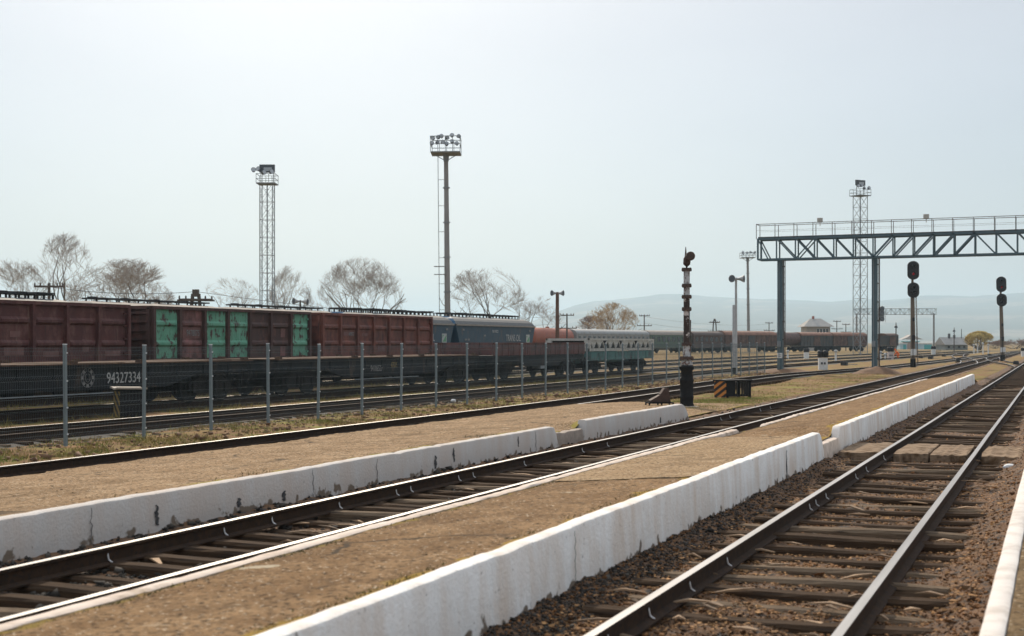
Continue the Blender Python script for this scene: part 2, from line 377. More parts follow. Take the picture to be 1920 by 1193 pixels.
for k_ in ('ox_dark', 'ox_brown', 'ox_red', 'ox_pink', 'low_red', 'wag_green'):
    overlay(M[k_], (.05,.028,.02), streaks(5, .60)); overlay(M[k_], (.2,.12,.09) if k_ != 'wag_green' else (.25,.42,.33), streaks(2.2, .64))
def hazard(name, a, b, axis, slope, period):
    m = bpy.data.materials.new(name); m.use_nodes = True; N = m.node_tree.nodes; L = m.node_tree.links
    bs = N['Principled BSDF']; bs.inputs['Roughness'].default_value = .7
    tc = N.new('ShaderNodeTexCoord'); sp = N.new('ShaderNodeSeparateXYZ'); L.new(tc.outputs['Object'], sp.inputs[0])
    ml = N.new('ShaderNodeMath'); ml.operation = 'MULTIPLY_ADD'; ml.inputs[1].default_value = slope
    L.new(sp.outputs[axis], ml.inputs[0]); L.new(sp.outputs[2], ml.inputs[2])
    dv = N.new('ShaderNodeMath'); dv.operation = 'DIVIDE'; dv.inputs[1].default_value = period; L.new(ml.outputs[0], dv.inputs[0])
    fr = N.new('ShaderNodeMath'); fr.operation = 'FRACT'; L.new(dv.outputs[0], fr.inputs[0])
    gt = N.new('ShaderNodeMath'); gt.operation = 'GREATER_THAN'; gt.inputs[1].default_value = .5; L.new(fr.outputs[0], gt.inputs[0])
    x = N.new('ShaderNodeMix'); x.data_type = 'RGBA'; L.new(gt.outputs[0], x.inputs[0]); x.inputs[6].default_value = (*a, 1); x.inputs[7].default_value = (*b, 1)
    L.new(x.outputs[2], bs.inputs['Base Color']); return m
M['haz_orange'] = hazard('orange and black stripes', (.55,.2,.035), (.015,.014,.013), 1, .5, .26)
M['haz_yellow'] = hazard('yellow and black stripes', (.26,.17,.03), (.012,.012,.012), 1, -.6, .3)

# ------------------------------------------------------------------ track layout
T1, T2 = -2.21, -7.95          # centre lines of the two platform tracks
T4, T5, T6, T7 = -22.1, -28.0, -34.4, -40.4
G = .7975                      # half the distance between rail heads
def tpath(pts):                # smooth path through (depth, far-rail offset) samples
    return pts
def smooth_path(ctrl, step=1.5):
    P = [Vector((a, b, 0)) for a, b in ctrl]; out = []
    for i in range(len(P) - 1):
        p0, p1, p2, p3 = P[max(i-1,0)], P[i], P[i+1], P[min(i+2,len(P)-1)]
        n = max(2, int((p2 - p1).length / step))
        for k in range(n):
            t = k / n
            out.append(.5 * (2*p1 + (p2-p0)*t + (2*p0-5*p1+4*p2-p3)*t*t + (3*p1-p0-3*p2+p3)*t**3))
    out.append(P[-1]); return out
PROF = [(-.0375,0),(.0375,0),(.0375,-.03),(.012,-.045),(.009,-.145),(.075,-.165),(.075,-.18),(-.075,-.18),(-.075,-.165),(-.009,-.145),(-.012,-.045),(-.0375,-.03)]
def rail_mb(path, off, wob=0.0, seed=0):
    mb = MB(); rings = []
    for i, p in enumerate(path):
        d = (path[min(i+1, len(path)-1)] - path[max(i-1, 0)]).normalized(); nrm = Vector((d.y, -d.x, 0))
        w = wob * float(nz(p.y, seed, 4.5, seed)); z = wob * .7 * float(nz(p.y, seed + 5, 6.0, seed))
        rings.append([p + nrm * (off + w + a) + Vector((0, 0, b + z)) for a, b in PROF])
    mb.loft(rings, lambda k: 1 if k == 0 else 0); return mb
def sleeper_mesh(seed, L=2.72):
    r = random.Random(seed); mb = MB(); n = 12; rings = []
    w, h = .21 + r.uniform(-.02, .03), .17
    a0, b0 = r.uniform(-.04, .04), r.uniform(-.04, .04)
    for i in range(n + 1):
        t = i / n; x = -L/2 + L * t + (a0 if i == 0 else 0) + (b0 if i == n else 0)
        e = .02 if i in (0, n) else 0
        y = .012 * math.sin(3 * t + seed); z = .014 * math.sin(5 * t + seed * 2.1)
        q = r.uniform(-.012, .012); g = r.uniform(-.015, .015)
        rings.append([(x, y - w/2 + e + q, z - h), (x, y - w/2 + e + q, z - .02 - abs(g)), (x, y - w/2 + .03 + e, z), (x, y + w*.1 + g, z - .004 + g*.3), (x, y + w/2 - .03 - e, z), (x, y + w/2 - e + g, z - .025), (x, y + w/2 - e + g, z - h)])
    mb.loft(rings); return mb
_sm = []
def sleeper_variants():
    if not _sm:
        for k in range(8):
            o = sleeper_mesh(k + 3).build('sleeper', M['pale_sleeper'] if k in (2, 5) else M['sleeper'])
            _sm.append(o.data); bpy.data.objects.remove(o)
    return _sm
def track(label, ctrl, wob=.004, gauge=G, anchors=(), nsl=100, spacing=.58, zt=-.172, v0=None, mixw=True, dull=False):
    t = thing('railway_track', label, 'railway track', group='railway tracks in the yard')
    path = smooth_path(ctrl, 1.2) if len(ctrl) > 2 else [Vector(ctrl[0]).to_3d() + (Vector(ctrl[1]) - Vector(ctrl[0])).to_3d() * (i / 400) for i in range(401)]
    rails = [rail_mb(path, s * gauge, wob, 3 + s).build('rail', [M['rust_rail'], M['dull_top'] if dull and s > 0 else M['rail_top']], t) for s in (-1, 1)]
    # sleepers along the path
    acc, nxt, spots = 0.0, 0.0, []
    for i in range(len(path) - 1):
        a, b = path[i], path[i+1]; L = (b - a).length
        while nxt <= acc + L:
            spots.append((a.lerp(b, (nxt - acc) / L), math.atan2(-(b - a).x, (b - a).y))); nxt += spacing * random.uniform(.9, 1.1)
        acc += L
    spots = [s for s in spots if v0 is None or s[0].y > v0]
    ms = sleeper_variants(); rest = MB()
    for k, (p, az) in enumerate(spots):
        az2 = az + random.gauss(0, .03); dx = random.gauss(0, .035); dz = zt + random.gauss(-.004, .016) * (1 if k < nsl else 0)
        if k < nsl and random.random() < .08: dz -= .06
        if k < nsl:
            o = bpy.data.objects.new('sleeper', ms[random.randrange(8) if mixw else random.choice((0, 1, 3, 4, 6, 7))]); COL.objects.link(o); o.parent = t
            o.location = (p.x + dx, p.y, dz); o.rotation_euler = (random.gauss(0, .03), random.gauss(0, .006), az2)
        else:
            rest.box((p.x + dx, p.y, dz - .08), (2.7, .22, .16), 0, Matrix.Rotation(az2, 3, 'Z'))
    if rest.v: tag(rest.build('sleeper', M['sleeper'], t), kind='stuff')
    for side, vs in anchors:
        for v in vs:
            x = T1 if 'right' in label else T2
            mb = MB(); xx = x + side * gauge + .012
            mb.tube([(xx + .004, v, -.07), (xx + .008, v - .004, -.095), (xx + .014, v, -.13), (xx + .035, v + .01, -.15), (xx + .05, v + .016, -.155)], [.004, .007, .008, .008, .004], 6)
            mb.build('rail_anchor', M['clip'], rails[0 if side < 0 else 1])
    return t

t1v = [6 + .0] + [v_at(px, T1 - G) for px in (1136, 1213, 1290, 1360, 1515, 1527, 1546, 1602, 1622, 1655)]
track('rusty track with bare wooden sleepers right of the whitewashed platform wall', [(T1, 4), (T1, 330)], .006, anchors=[(-1, t1v[1:])], nsl=100, spacing=.68, v0=6)
t2v = [v_at(px, T2 - G) for px in (200, 418, 508, 634, 741, 768, 858, 885, 981, 1090, 1137, 1350, 1367, 1424, 1443)]
track('deep set track running between the two long low platforms', [(T2, 5), (T2, 330)], .006, anchors=[(-1, t2v)], nsl=100, spacing=.6, v0=8)
def uc(yc, far_u):                      # centre-line point from a depth and the far rail's offset
    u = far_u + .8; return (u, (yc + u * ST) / CT)
t3 = [uc(9, -15.96), uc(21, -15.96), uc(34, -16.05), uc(46, -16.2), uc(60, -16.55), uc(72, -16.85), uc(84, -16.6), uc(96, -15.5), uc(110, -14.2), uc(140, -13.0), uc(200, -11.2), uc(300, -9.2)]
track('curved track beside the mesh fence, its near rail sunk in the paving', t3, .004, nsl=60, spacing=.6)
t4 = [(T4, 6), (T4 - .1, 30), (T4 - .3, 60), (T4 - .4, 100), (T4 + .8, 150), (T4 + 4, 220), (T4 + 7, 320)]
track('empty track just behind the mesh fence', t4, .004, nsl=60, spacing=.6, dull=True)
track('track under the black flat wagons', [(T5, 10), (T5, 100), (T5 + 1.2, 150), (T5 + 4.5, 220), (T5 + 9, 320)], .003, nsl=60)
track('track under the row of open red wagons', [(T6, 15), (T6, 110), (T6 + 1, 150), (T6 + 4, 230), (T6 + 8, 330)], .003, nsl=40)
track('farthest yard track, under the roofed hoppers', [(T7, 20), (T7, 150), (T7 + 2, 230)], .003, nsl=30)
# the crossover in the far throat, from the fence-side track across to the platform tracks
x0 = T2 + 0.2
track('crossover track bending between the platform tracks beyond the tall signal', [(T1 - .3, 118), (T1 - 1.4, 132), (T1 - 3.4, 150), (T2 + .8, 170), (T2, 186)], .0, nsl=60)
track('diverging track leaving the platform tracks far down the throat', [(T2, 135), (T2 - 1.0, 152), (T2 - 3.2, 178), (T2 - 6.0, 210), (T2 - 8.5, 260)], .0, nsl=60)

# ------------------------------------------------------------------ ground
GU = [(-12000,-.3),(-2500,-.3),(-900,-.25),(-400,-.2),(-200,-.18),(-120,-.17),(-80,-.16),(-60,-.16),(-46,-.15),(-42.4,-.15),(-41.8,-.24),(-39,-.24),(-38.3,-.15),(-36.6,-.15),(-35.9,-.25),(-32.9,-.25),(-32.2,-.15),(-30.2,-.14),(-29.6,-.27),(-26.4,-.27),(-25.8,-.16),(-24.4,-.16),(-23.7,-.25),(-20.5,-.25),(-20.0,-.13),(-17.2,-.13),(-16.75,-.34),(-14.4,-.34),(-14.0,-.2),(-12.5,-.15),(-9.80,-.15),(-9.71,-.42),(-6.20,-.42),(-6.12,-.16),(-4.05,-.16),(-3.96,-.42),(-.4,-.42),(-.25,-.14),(4,-.14),(10,-.14),(30,-.15),(120,-.2),(400,-.3),(1500,-.3),(7500,-.3)]
gu = np.array([a for a, _ in GU]); gz = np.array([b for _, b in GU])
def zg(U, V):
    z = np.interp(U, gu, gz)
    far = np.clip((V - 72) / 12, 0, 1) * (U < -10)
    z = z * (1 - far) + far * np.minimum(-.165, np.where(np.abs(U) > 60, z, -.165))
    near = (np.abs(U) < 70) & (V < 300)
    return z + near * .022 * nz(U, V, .9, 2) + near * .03 * nz(U, V, 3.1, 4)
us = sorted(set([a for a, _ in GU] + list(np.arange(-47, -3, .45)) + list(np.arange(-3, 6, 1.0)) + [-52, -70, -100, -150, -300]))
us = [u for i, u in enumerate(us) if i == 0 or u - us[i-1] > .06]
vs = list(np.arange(-30, 4, 3.0)) + list(np.arange(4, 100, .45)) + list(np.arange(100, 180, 2.0)) + list(np.geomspace(180, 12000, 42))
gr = grid('ground', us, vs, zg, M['earth'])
gr.data.materials.append(M['grassland'])
pc = np.empty(len(gr.data.polygons) * 3); gr.data.polygons.foreach_get('center', pc); pc = pc.reshape(-1, 3)
gr.data.polygons.foreach_set('material_index', ((pc[:, 1] > 200) | (pc[:, 0] < -60)).astype(np.int32))

def zb(du, V, base, seed, edge=.12):
    a = np.clip((np.abs(du) - 1.15) / .55, 0, 1)
    return base + edge * a * a * (3 - 2 * a) + .034 * nz(du, V, .38, seed) + .016 * nz(du, V, .13, seed + 3) + .01 * nz(du, V, .07, seed + 7)
def b1(U, V):
    return zb(U - T1, V, -.228, 1, .105) + .03 * nz(U, V, 1.1, 12) + .09 * np.clip((U + 1.1) / .6, 0, 1)
def b2(U, V): return zb(U - T2, V, -.27, 2, .115) + .02 * nz(U, V, 1.2, 13)
vnear = list(np.arange(4, 30, .06)) + list(np.arange(30, 60, .14)) + list(np.arange(60, 140, .4)) + list(np.arange(140, 330, 4.0))
grid('ballast', np.linspace(T1 - 1.80, -.43, 56), vnear, b1, M['ballast'])
grid('ballast', np.linspace(T2 - 1.80, T2 + 1.8, 46), vnear, b2, M['ballast'])
def pathbed(pts, base, seed, wid=1.5, mat_=M['oily_ballast'], v1=1e9):
    P = [p for p in smooth_path(pts, 1.0) if p.y < v1]; k = 13; V = []; Fc = []
    for i, p in enumerate(P):
        d = (P[min(i+1,len(P)-1)] - P[max(i-1,0)]).normalized(); nrm = Vector((d.y, -d.x, 0))
        for j in range(k):
            s = -wid + 2 * wid * j / (k - 1); q = p + nrm * s
            e = max(0, (abs(s) - wid * .72) / (wid * .28))
            far = min(1, max(0, (p.y - 72) / 12)) 
            zz = base + far * max(0, -.155 - base) + .012 * float(nz(q.x, q.y, .4, seed)) + (.03 if e == 0 else .03 * (1 - e) - .05 * e)
            V.append((q.x, q.y, zz))
    for i in range(len(P) - 1):
        for j in range(k - 1): a = i * k + j; Fc.append((a, a+1, a+k+1, a+k))
    o = np_mesh('ballast', V, Fc, mat_); o.data.polygons.foreach_set('use_smooth', np.ones(len(Fc), dtype=bool))
    return tag(o, kind='structure')
pathbed(t3, -.26, 3, 1.25); pathbed(t4, -.22, 4, 1.6)
pathbed([(T5, 10), (T5, 50), (T5, 100), (T5 + 1.2, 150), (T5 + 4.5, 220), (T5 + 9, 320)], -.24, 5, 1.6)
pathbed([(T6, 15), (T6, 60), (T6, 110), (T6 + 1, 150), (T6 + 4, 230), (T6 + 8, 330)], -.225, 6, 1.6)
pathbed([(T7, 20), (T7, 80), (T7, 150), (T7 + 2, 230)], -.215, 7, 1.6)

# platforms: trodden surfaces between the walls
VE1 = v_at(1546, -3.96); VS2 = v_at(1573, -3.96); VE2 = v_at(1828, -3.96)
VEL = v_at(1292, -9.70); VBL = v_at(1047, -9.70); VB2 = v_at(1096, -9.70)
def zp1(U, V):
    t = np.clip((U + 6.05) / 1.95, 0, 1)
    z = .245 + .135 * t - np.exp(-(np.maximum(np.abs(V - (VE1 + VS2) / 2) - .6, 0) / .7) ** 2) * (.04 + .16 * t * t)
    z = z - .07 * np.clip((V - VE1) / 3, 0, 1) * (1 - t)
    end = np.clip((V - VE2 + 1) / 6, 0, 1); z = z * (1 - end) - .14 * end
    return z + .004 * nz(U, V, .5, 5) + .010 * nz(U, V, 1.9, 6) + RNG.normal(0, .0022, U.shape)
grid('platform', np.linspace(-6.03, -4.12, 26), list(np.arange(2, 40, .1)) + list(np.arange(40, VE2 + 6, .2)), zp1, M['paving'])
def zp2(U, V):
    t = np.clip((-9.88 - U) / 4.25, 0, 1)
    z = .262 * (1 - t) ** 1.1 + .022 * t
    end = np.clip((V - VEL + .9 - 4.8 * t) / (1.0 + 3.5 * t), 0, 1); z = z * (1 - end) - .125 * end
    return z + .005 * nz(U, V, .55, 7) + .016 * nz(U, V, 2.4, 8) + RNG.normal(0, .003, U.shape) - .15 * np.exp(-(np.maximum(np.abs(V - (VBL + VB2) / 2) - .5, 0) / .45) ** 2) * (1 - t) ** 6
def xp2(U, V):                              # ragged outer edge along the sunken rail
    t = np.clip((-13.2 - U) / .95, 0, 1)
    return U + t * (-.38 + .10 * nz(V, V * .3, .8, 3) + .06 * nz(V, V, .25, 4))
grid('platform', np.linspace(-14.15, -9.86, 40), list(np.arange(6, VEL + 9, .1)), zp2, M['far_paving'], xf=xp2)
grid('platform', np.linspace(-.30, 6, 16), np.arange(2, 60, .3), lambda U, V: .185 + .008 * nz(U, V, .6, 9), M['near_paving'])
# paler relaid patch on the middle platform
pv0, pv1 = v_at(1170, -5.0), VE1 + .2
grid('pavement', np.linspace(-5.95, -4.16, 18), np.arange(pv0, pv1, .12), lambda U, V: zp1(U, V) + .009, M['patch'], xf=lambda U, V: U + .0)

# walls and kerbs
def wall(label, u_out, v0, v1, ztop, zbot, thick, mtl, sgn=1, end0=.05, end1=.05, ztf=None, rough=.012, seed=1, group=None, taper=.03, name='platform_wall', r=.035):
    """sgn=+1: the visible face looks towards +x and stands at u_out"""
    L = v1 - v0; n = max(6, int(L / .12)); rings = []
    for i in range(n + 1):
        v = v0 + L * i / n
        zt = (ztf(v) if ztf else ztop) + rough * .8 * float(nz(v, 1, 1.7, seed)) + rough * .5 * float(nz(v, 2, .13, seed))
        e0, e1 = (v - v0), (v1 - v)
        dz = 0
        if e0 < end0: dz = (1 - e0 / end0) ** 2 * (ztop - zbot) * .55
        if e1 < end1: dz = max(dz, (1 - e1 / end1) ** 2 * (ztop - zbot) * .62)
        zt -= dz
        w = rough * .45 * float(nz(v, 5, .9, seed + 2)); b = rough * 1.5 * float(nz(v, 7, .4, seed + 4))
        x = lambda d: u_out - sgn * d
        q = rough * .9 * float(nz(v, 9, .3, seed + 6))
        zm = (zt + zbot) / 2
        zt += rough * 1.1 * max(0, float(nz(v, 3, .31, seed + 8)) - .35) * -1.6
        rings.append([(x(-taper + b), v, zbot), (x(-taper*.5 + w + q), v, zm), (x(w), v, zt - r), (x(.3*r + w), v, zt - .3*r), (x(r + w), v, zt), (x(thick - r), v, zt + .004), (x(thick - .3*r + q), v, zt - .3*r), (x(thick + q), v, zt - r*1.6), (x(thick), v, zbot)])
    mb = MB(); mb.loft(rings)
    o = mb.build(name, mtl, smooth=True)
    return tag(o, label, 'platform wall', group)
GW = 'whitewashed platform walls'
ow = wall('long bright whitewashed wall of the middle platform, nearest the wooden sleepers', -3.96, 3, VE1, .405, -.35, .17, M['white_wall'], 1, .02, .55, seed=1, group=GW)
tag(wall('low worn step closing the gap between the two whitewashed walls', -3.98, VE1 - .3, VS2 + .15, .16, -.35, .5, M['kerb_top'], 1, .05, .05, rough=.02, seed=12, name='step'), cat='step')
ow2 = wall('whitewashed wall of the middle platform beyond the board crossing', -3.96, VS2, VE2, .385, -.35, .17, M['white_wall'], 1, .22, .6, seed=2, group=GW, ztf=lambda v: .375 + .025 * (v - VS2) / (VE2 - VS2))
wl1 = wall('long greyish stained wall of the far platform, facing the deep set track', -9.70, 6, VBL, .27, -.35, .17, M['grey_wall'], 1, .02, .3, seed=3, group=GW)
wl2 = wall('short whitewashed wall with a rounded end beside the water column', -9.70, VB2, VEL, .295, -.35, .2, M['grey_wall'], 1, .12, .75, seed=4, group=GW)
tag(wall('broken bare concrete stretch between two whitewashed walls', -9.73, VBL - .12, VB2 + .05, .13, -.35, .17, M['bare_conc'], 1, .1, .1, rough=.03, seed=5), cat='broken wall')
kv0, kv1 = v_at(1378, -6.2), v_at(1418, -6.2)
k1 = wall('worn pale kerb along the inner edge of the middle platform', -6.2, 3, kv0, .252, -.35, .17, M['kerb_top'], -1, .02, .5, seed=6, name='kerb')
k2 = wall('ragged pale kerb of the middle platform past the gap', -6.2, kv1, VE2 - 2, .19, -.35, .16, M['kerb_top'], -1, .5, .5, rough=.02, seed=7, name='kerb')
k3 = wall('white kerb at the edge of the near platform', -.465, 2, 60, .205, -.3, .165, M['kerb_top'], -1, .02, .05, seed=8, rough=.006, name='kerb')
k3.data.materials.clear(); k3.data.materials.append(mat('white kerb paint', (.72,.66,.59), (.62,.55,.48), 3, .85, c3=(.5,.43,.36), s3=3, t3=.62, w3=.1, bump=.4, bs=30))
for o in (k1, k2, k3): o['category'] = 'kerb'; o['group'] = 'platform kerbs'
# dark grime marks and joints on the walls (soot splashes a few millimetres proud)
soot = mat('soot', (.035,.035,.038), (.09,.085,.08), 12, .95)
def stain(par, u, px, w, z0, z1, seed, m=soot):
    v = v_at(px, u); r = random.Random(seed); mb = MB(); n = 9
    L_, R_ = [], []
    for i in range(n + 1):
        t = i / n; z = z0 + (z1 - z0) * t; ww = w * (.3 + .7 * math.sin(math.pi * min(.97, .15 + .8 * t))) * r.uniform(.6, 1.2)
        c = v + r.uniform(-.02, .02); dx = .016 + (.03 * (1 - (z + .35) / .6)) * .5
        L_.append((u + dx, c - ww / 2, z)); R_.append((u + dx, c + ww / 2, z))
    for i in range(n): mb.add([L_[i], R_[i], R_[i+1], L_[i+1]], [(0,1,2,3)])
    # give it a little thickness
    o = mb.build('stain', m, par); s = o.modifiers.new('solid', 'SOLIDIFY'); s.thickness = .004
stain(wl1, -9.70, 292, .06, -.1, .14, 1); stain(wl1, -9.70, 446, .08, -.08, .04, 2)
stain(wl1, -9.70, 530, .09, -.12, .02, 3); stain(wl1, -9.70, 815, .08, -.1, .12, 4); stain(wl1, -9.70, 849, .07, -.05, .2, 5)
stain(wl1, -9.70, 970, .05, .0, .2, 6); stain(wl2, -9.70, 1237, .16, -.1, .05, 7)
crackm = mat('hairline joint', (.2,.19,.18), (.12,.115,.11), 9, .9)
for q_, (px, wl_) in enumerate(((168, wl1), (585, wl1), (705, wl1), (1003, wl1))): stain(wl_, -9.70, px, .012, -.2, .235, 30 + q_, crackm)
for q_, px in enumerate((1075,)): stain(ow, -3.96, px, .005, -.1, .36, 50 + q_, crackm)
for q_, px in enumerate((1700,)): stain(ow2, -3.96, px, .012, -.1, .33, 60 + q_, crackm)
conc_joint = mat('bare joint', (.17,.17,.165), (.1,.1,.1), 9, .9)
stain(ow, -3.96, 1473, .06, -.12, .33, 8, conc_joint); stain(ow2, -3.96, 1793, .16, -.12, .34, 9, conc_joint)

# crossing boards laid in the track, by the gap in the wall
vc = v_at(1700, T1 + .2) ; vc = (2500 * H / (837 - YH) + T1 * ST) / CT
GB = 'boards of the foot crossing'
for (ua, ub, lab, dv) in ((-3.85, -3.12, 'weathered crossing board between the white wall and the left rail', .0), (-2.86, -2.24, 'weathered crossing board inside the rails, next to the left rail', -.02), (-2.2, -1.56, 'weathered crossing board inside the rails, next to the right rail', .02), (-1.3, -.62, 'weathered crossing board outside the right rail', .0)):
    mb = MB(); rr = random.Random(ua); rings = []
    for i in range(11):
        u = ua + (ub - ua) * i / 10; q = [rr.uniform(-.07, .07) for _ in range(4)]; z = -.055 + rr.uniform(-.015, .015)
        e0 = rr.uniform(-.12, .12) if i in (0, 10) else 0
        rings.append([(u, vc - 1.32 + dv + q[0], z - .16), (u, vc - 1.32 + dv + q[0], z), (u + e0 * .3, vc - .5 + dv, z + .012), (u - e0 * .3, vc + .4 + dv, z + .008), (u, vc + 1.3 + dv + q[1], z), (u, vc + 1.3 + dv + q[1], z - .16)])
    mb.loft(rings)
    o = mb.build('crossing_board', M['board'], bevel=.01)
    tag(o, lab, 'crossing board', GB)

# ------------------------------------------------------------------ loose stones, leaves, splinters, grass
OCT_V = np.array([[1,0,0],[-1,0,0],[0,1,0],[0,-1,0],[0,0,1],[0,0,-1]], float)
OCT_F = np.array([[0,2,4],[2,1,4],[1,3,4],[3,0,4],[2,0,5],[1,2,5],[3,1,5],[0,3,5]])
def rotm(n):
    q = RNG.normal(size=(n, 4)); q /= np.linalg.norm(q, axis=1)[:, None]; w, x, y, z = q.T
    return np.stack([1-2*(y*y+z*z),2*(x*y-z*w),2*(x*z+y*w),2*(x*y+z*w),1-2*(x*x+z*z),2*(y*z-x*w),2*(x*z-y*w),2*(y*z+x*w),1-2*(x*x+y*y)], -1).reshape(n, 3, 3)
def scatter_stones(name, U, V, Z, size, mtl, flat=.7):
    n = len(U)
    sh = OCT_V[None] * RNG.uniform(.55, 1.25, (n, 6, 1)) + RNG.normal(0, .16, (n, 6, 3))
    sh = np.einsum('nij,nkj->nki', rotm(n), sh) * size[:, None, None]; sh[:, :, 2] *= flat
    P = sh + np.stack([U, V, Z], -1)[:, None, :]
    Fc = OCT_F[None] + (np.arange(n) * 6)[:, None, None]
    return tag(np_mesh(name, P.reshape(-1, 3), Fc.reshape(-1, 3), mtl), kind='stuff')
def vdist(n, a, b, p=1.7):               # denser close to the camera
    t = RNG.random(n); return (a ** (1 - p) + t * (b ** (1 - p) - a ** (1 - p))) ** (1 / (1 - p))
def on(U, V, f, n): return f(U, V)
n = 46000; V = vdist(n, 6.0, 60, 1.8); U = RNG.uniform(T1 - 1.75, -.5, n); s = RNG.gamma(2.0, .0042, n) + .003
scatter_stones('gravel', U, V, b1(U, V) + s * .25, s, M['stone'])
n = 14000; V = vdist(n, 6.0, 45, 1.7); U = RNG.uniform(T1 - 1.75, T1 - 1.25, n); s = RNG.gamma(3.0, .0032, n) + .003
scatter_stones('gravel', U, V, b1(U, V) + s * .25, s, M['dark_stone'])
n = 9000; V = vdist(n, 9, 55, 1.5); U = RNG.uniform(T2 - 1.7, T2 + 1.6, n); s = RNG.gamma(3.0, .007, n) + .006
scatter_stones('gravel', U, V, b2(U, V) + s * .25, s, M['dark_stone'])
# grit on the platforms
n = 5000; V = vdist(n, 6, 55, 1.6); U = RNG.uniform(-6.0, -4.15, n); s = RNG.gamma(2.0, .0014, n) + .0015
scatter_stones('gravel', U, V, zp1(U, V), s, M['patch'], .4)
n = 5000; V = vdist(n, 12, 42, 1.3); U = RNG.uniform(-14.0, -9.9, n); s = RNG.gamma(2.0, .0024, n) + .002
scatter_stones('gravel', U, V, zp2(U, V), s, M['patch'], .4)
# dark clods of earth along the fence and by the water column
n = 2600; V = RNG.uniform(18, 95, n); U = RNG.uniform(-20.0, -16.9, n); s = RNG.gamma(2.2, .016, n) + .01
scatter_stones('clods', U, V, zg(U, V) + s * .2, s, M['loose_earth'])
def leaves(name, U, V, Z, size, mtl):
    n = len(U); sh = np.array([[-1,-.6,0],[1,-.5,.15],[.9,.6,0],[-.9,.5,.2]])[None] * RNG.uniform(.6, 1.3, (n, 4, 1))
    A = RNG.uniform(0, 6.28, n); tl = RNG.normal(0, .45, n)
    ca, sa, ct, st_ = np.cos(A), np.sin(A), np.cos(tl), np.sin(tl)
    x = sh[:, :, 0]; y = sh[:, :, 1] * ct[:, None] - sh[:, :, 2] * st_[:, None]; z = sh[:, :, 1] * st_[:, None] + sh[:, :, 2]
    P = np.stack([(x * ca[:, None] - y * sa[:, None]) * size[:, None] + U[:, None], (x * sa[:, None] + y * ca[:, None]) * size[:, None] + V[:, None], z * size[:, None] + Z[:, None]], -1)
    return tag(np_mesh(name, P.reshape(-1, 3), (np.arange(n)[:, None] * 4 + np.arange(4)[None]), mtl), kind='stuff')
n = 52000; V = vdist(n, 6.0, 50, 1.75); U = RNG.uniform(T1 - 1.5, -.6, n); s = RNG.gamma(3, .0034, n) + .003
k = nz(U, V, .8, 3) + RNG.normal(0, .5, n) > -.15; U, V, s = U[k], V[k], s[k]
leaves('leaf_litter', U, V, b1(U, V) + .012, s, M['litter'])
# split wood lying along the tracks
def splinters(cnt, u0, u1, v0, v1, f, p, bias, lo=.1, hi=.5):
    mb = MB(); r = random.Random(cnt)
    for i in range(cnt):
        v = float(vdist(1, v0, v1, p)[0]); u = r.uniform(u0, u1)
        if bias and r.random() < .75: u = r.choice(bias) + r.gauss(0, .13)
        z = float(f(np.array([u]), np.array([v]))[0]) + .05
        a = r.gauss(0.1, .35); L = r.uniform(lo, hi); w = r.uniform(.012, .04)
        d = Vector((math.cos(a), math.sin(a), r.gauss(0, .06))); c = Vector((u, v, z)); sd = Vector((-d.y, d.x, 0)) * w
        bow = Vector((0, 0, r.uniform(0, .025)))
        A, B, Cc = c - d * L / 2, c + bow, c + d * L / 2
        t_ = Vector((0, 0, .018))
        mb.loft([[A - sd * .2, A + sd * .2, A + sd * .2 + t_ * .3, A - sd * .2 + t_ * .3], [B - sd, B + sd, B + sd + t_, B - sd + t_], [Cc - sd * .4, Cc + sd * .4, Cc + sd * .4 + t_ * .5, Cc - sd * .4 + t_ * .5]])
    return mb
tag(splinters(120, T1 - 1.4, -.9, 6.5, 45, b1, 1.6, (T1 - 1.1, T1 - .5, T1 + .55, T1 + 1.15)).build('wood_splinters', M['splinter']), kind='stuff')
tag(splinters(80, T2 - 1.2, T2 + .9, 10, 45, b2, 1.4, (T2 - .3, T2 + .3), .2, .7).build('wood_splinters', M['splinter']), kind='stuff')
def grass(U, V, Z, h, name='grass', m=None):
    n = len(U); A = RNG.uniform(0, 6.28, n); w = RNG.uniform(.004, .011, n); lean = RNG.normal(0, .5, (n, 2)) * h[:, None]
    dx, dy = np.cos(A) * w, np.sin(A) * w
    P = np.stack([np.stack([U - dx, V - dy, Z], -1), np.stack([U + dx, V + dy, Z], -1), np.stack([U + lean[:, 0], V + lean[:, 1], Z + h], -1)], 1)
    return tag(np_mesh(name, P.reshape(-1, 3), np.arange(n * 3).reshape(n, 3), m or M['blade']), kind='stuff')
n = 60000; V = vdist(n, 18, 95, 1.3); U = RNG.uniform(-20.2, -16.85, n)
k = (nz(U, V, 1.3, 1) + .5 * nz(U, V, .4, 2) + RNG.normal(0, .25, n) > .1); U, V = U[k], V[k]
grass(U, V, zg(U, V) - .005, RNG.gamma(3, .017, len(U)) + .01)
n = 26000; V = RNG.uniform(VEL - .5, 95, n); U = RNG.uniform(-14.0, -9.95, n)
k = (nz(U, V, 1.6, 6) + .5 * nz(U, V, .4, 2) + RNG.normal(0, .25, n) > .15) | ((V < VEL + 7) & (RNG.random(n) < .7)); U, V = U[k], V[k]
grass(U, V, zg(U, V) - .005, RNG.gamma(3, .014, len(U)) + .01)
n = 26000; V = RNG.uniform(20, 80, n); U = np.where(RNG.random(n) < .5, RNG.uniform(-26.3, -24.0, n), RNG.uniform(-32.4, -29.7, n))
k = (nz(U, V, 1.5, 9) + RNG.normal(0, .3, n) > .05); U, V = U[k], V[k]
grass(U, V, zg(U, V) - .005, RNG.gamma(3, .03, len(U)) + .02)
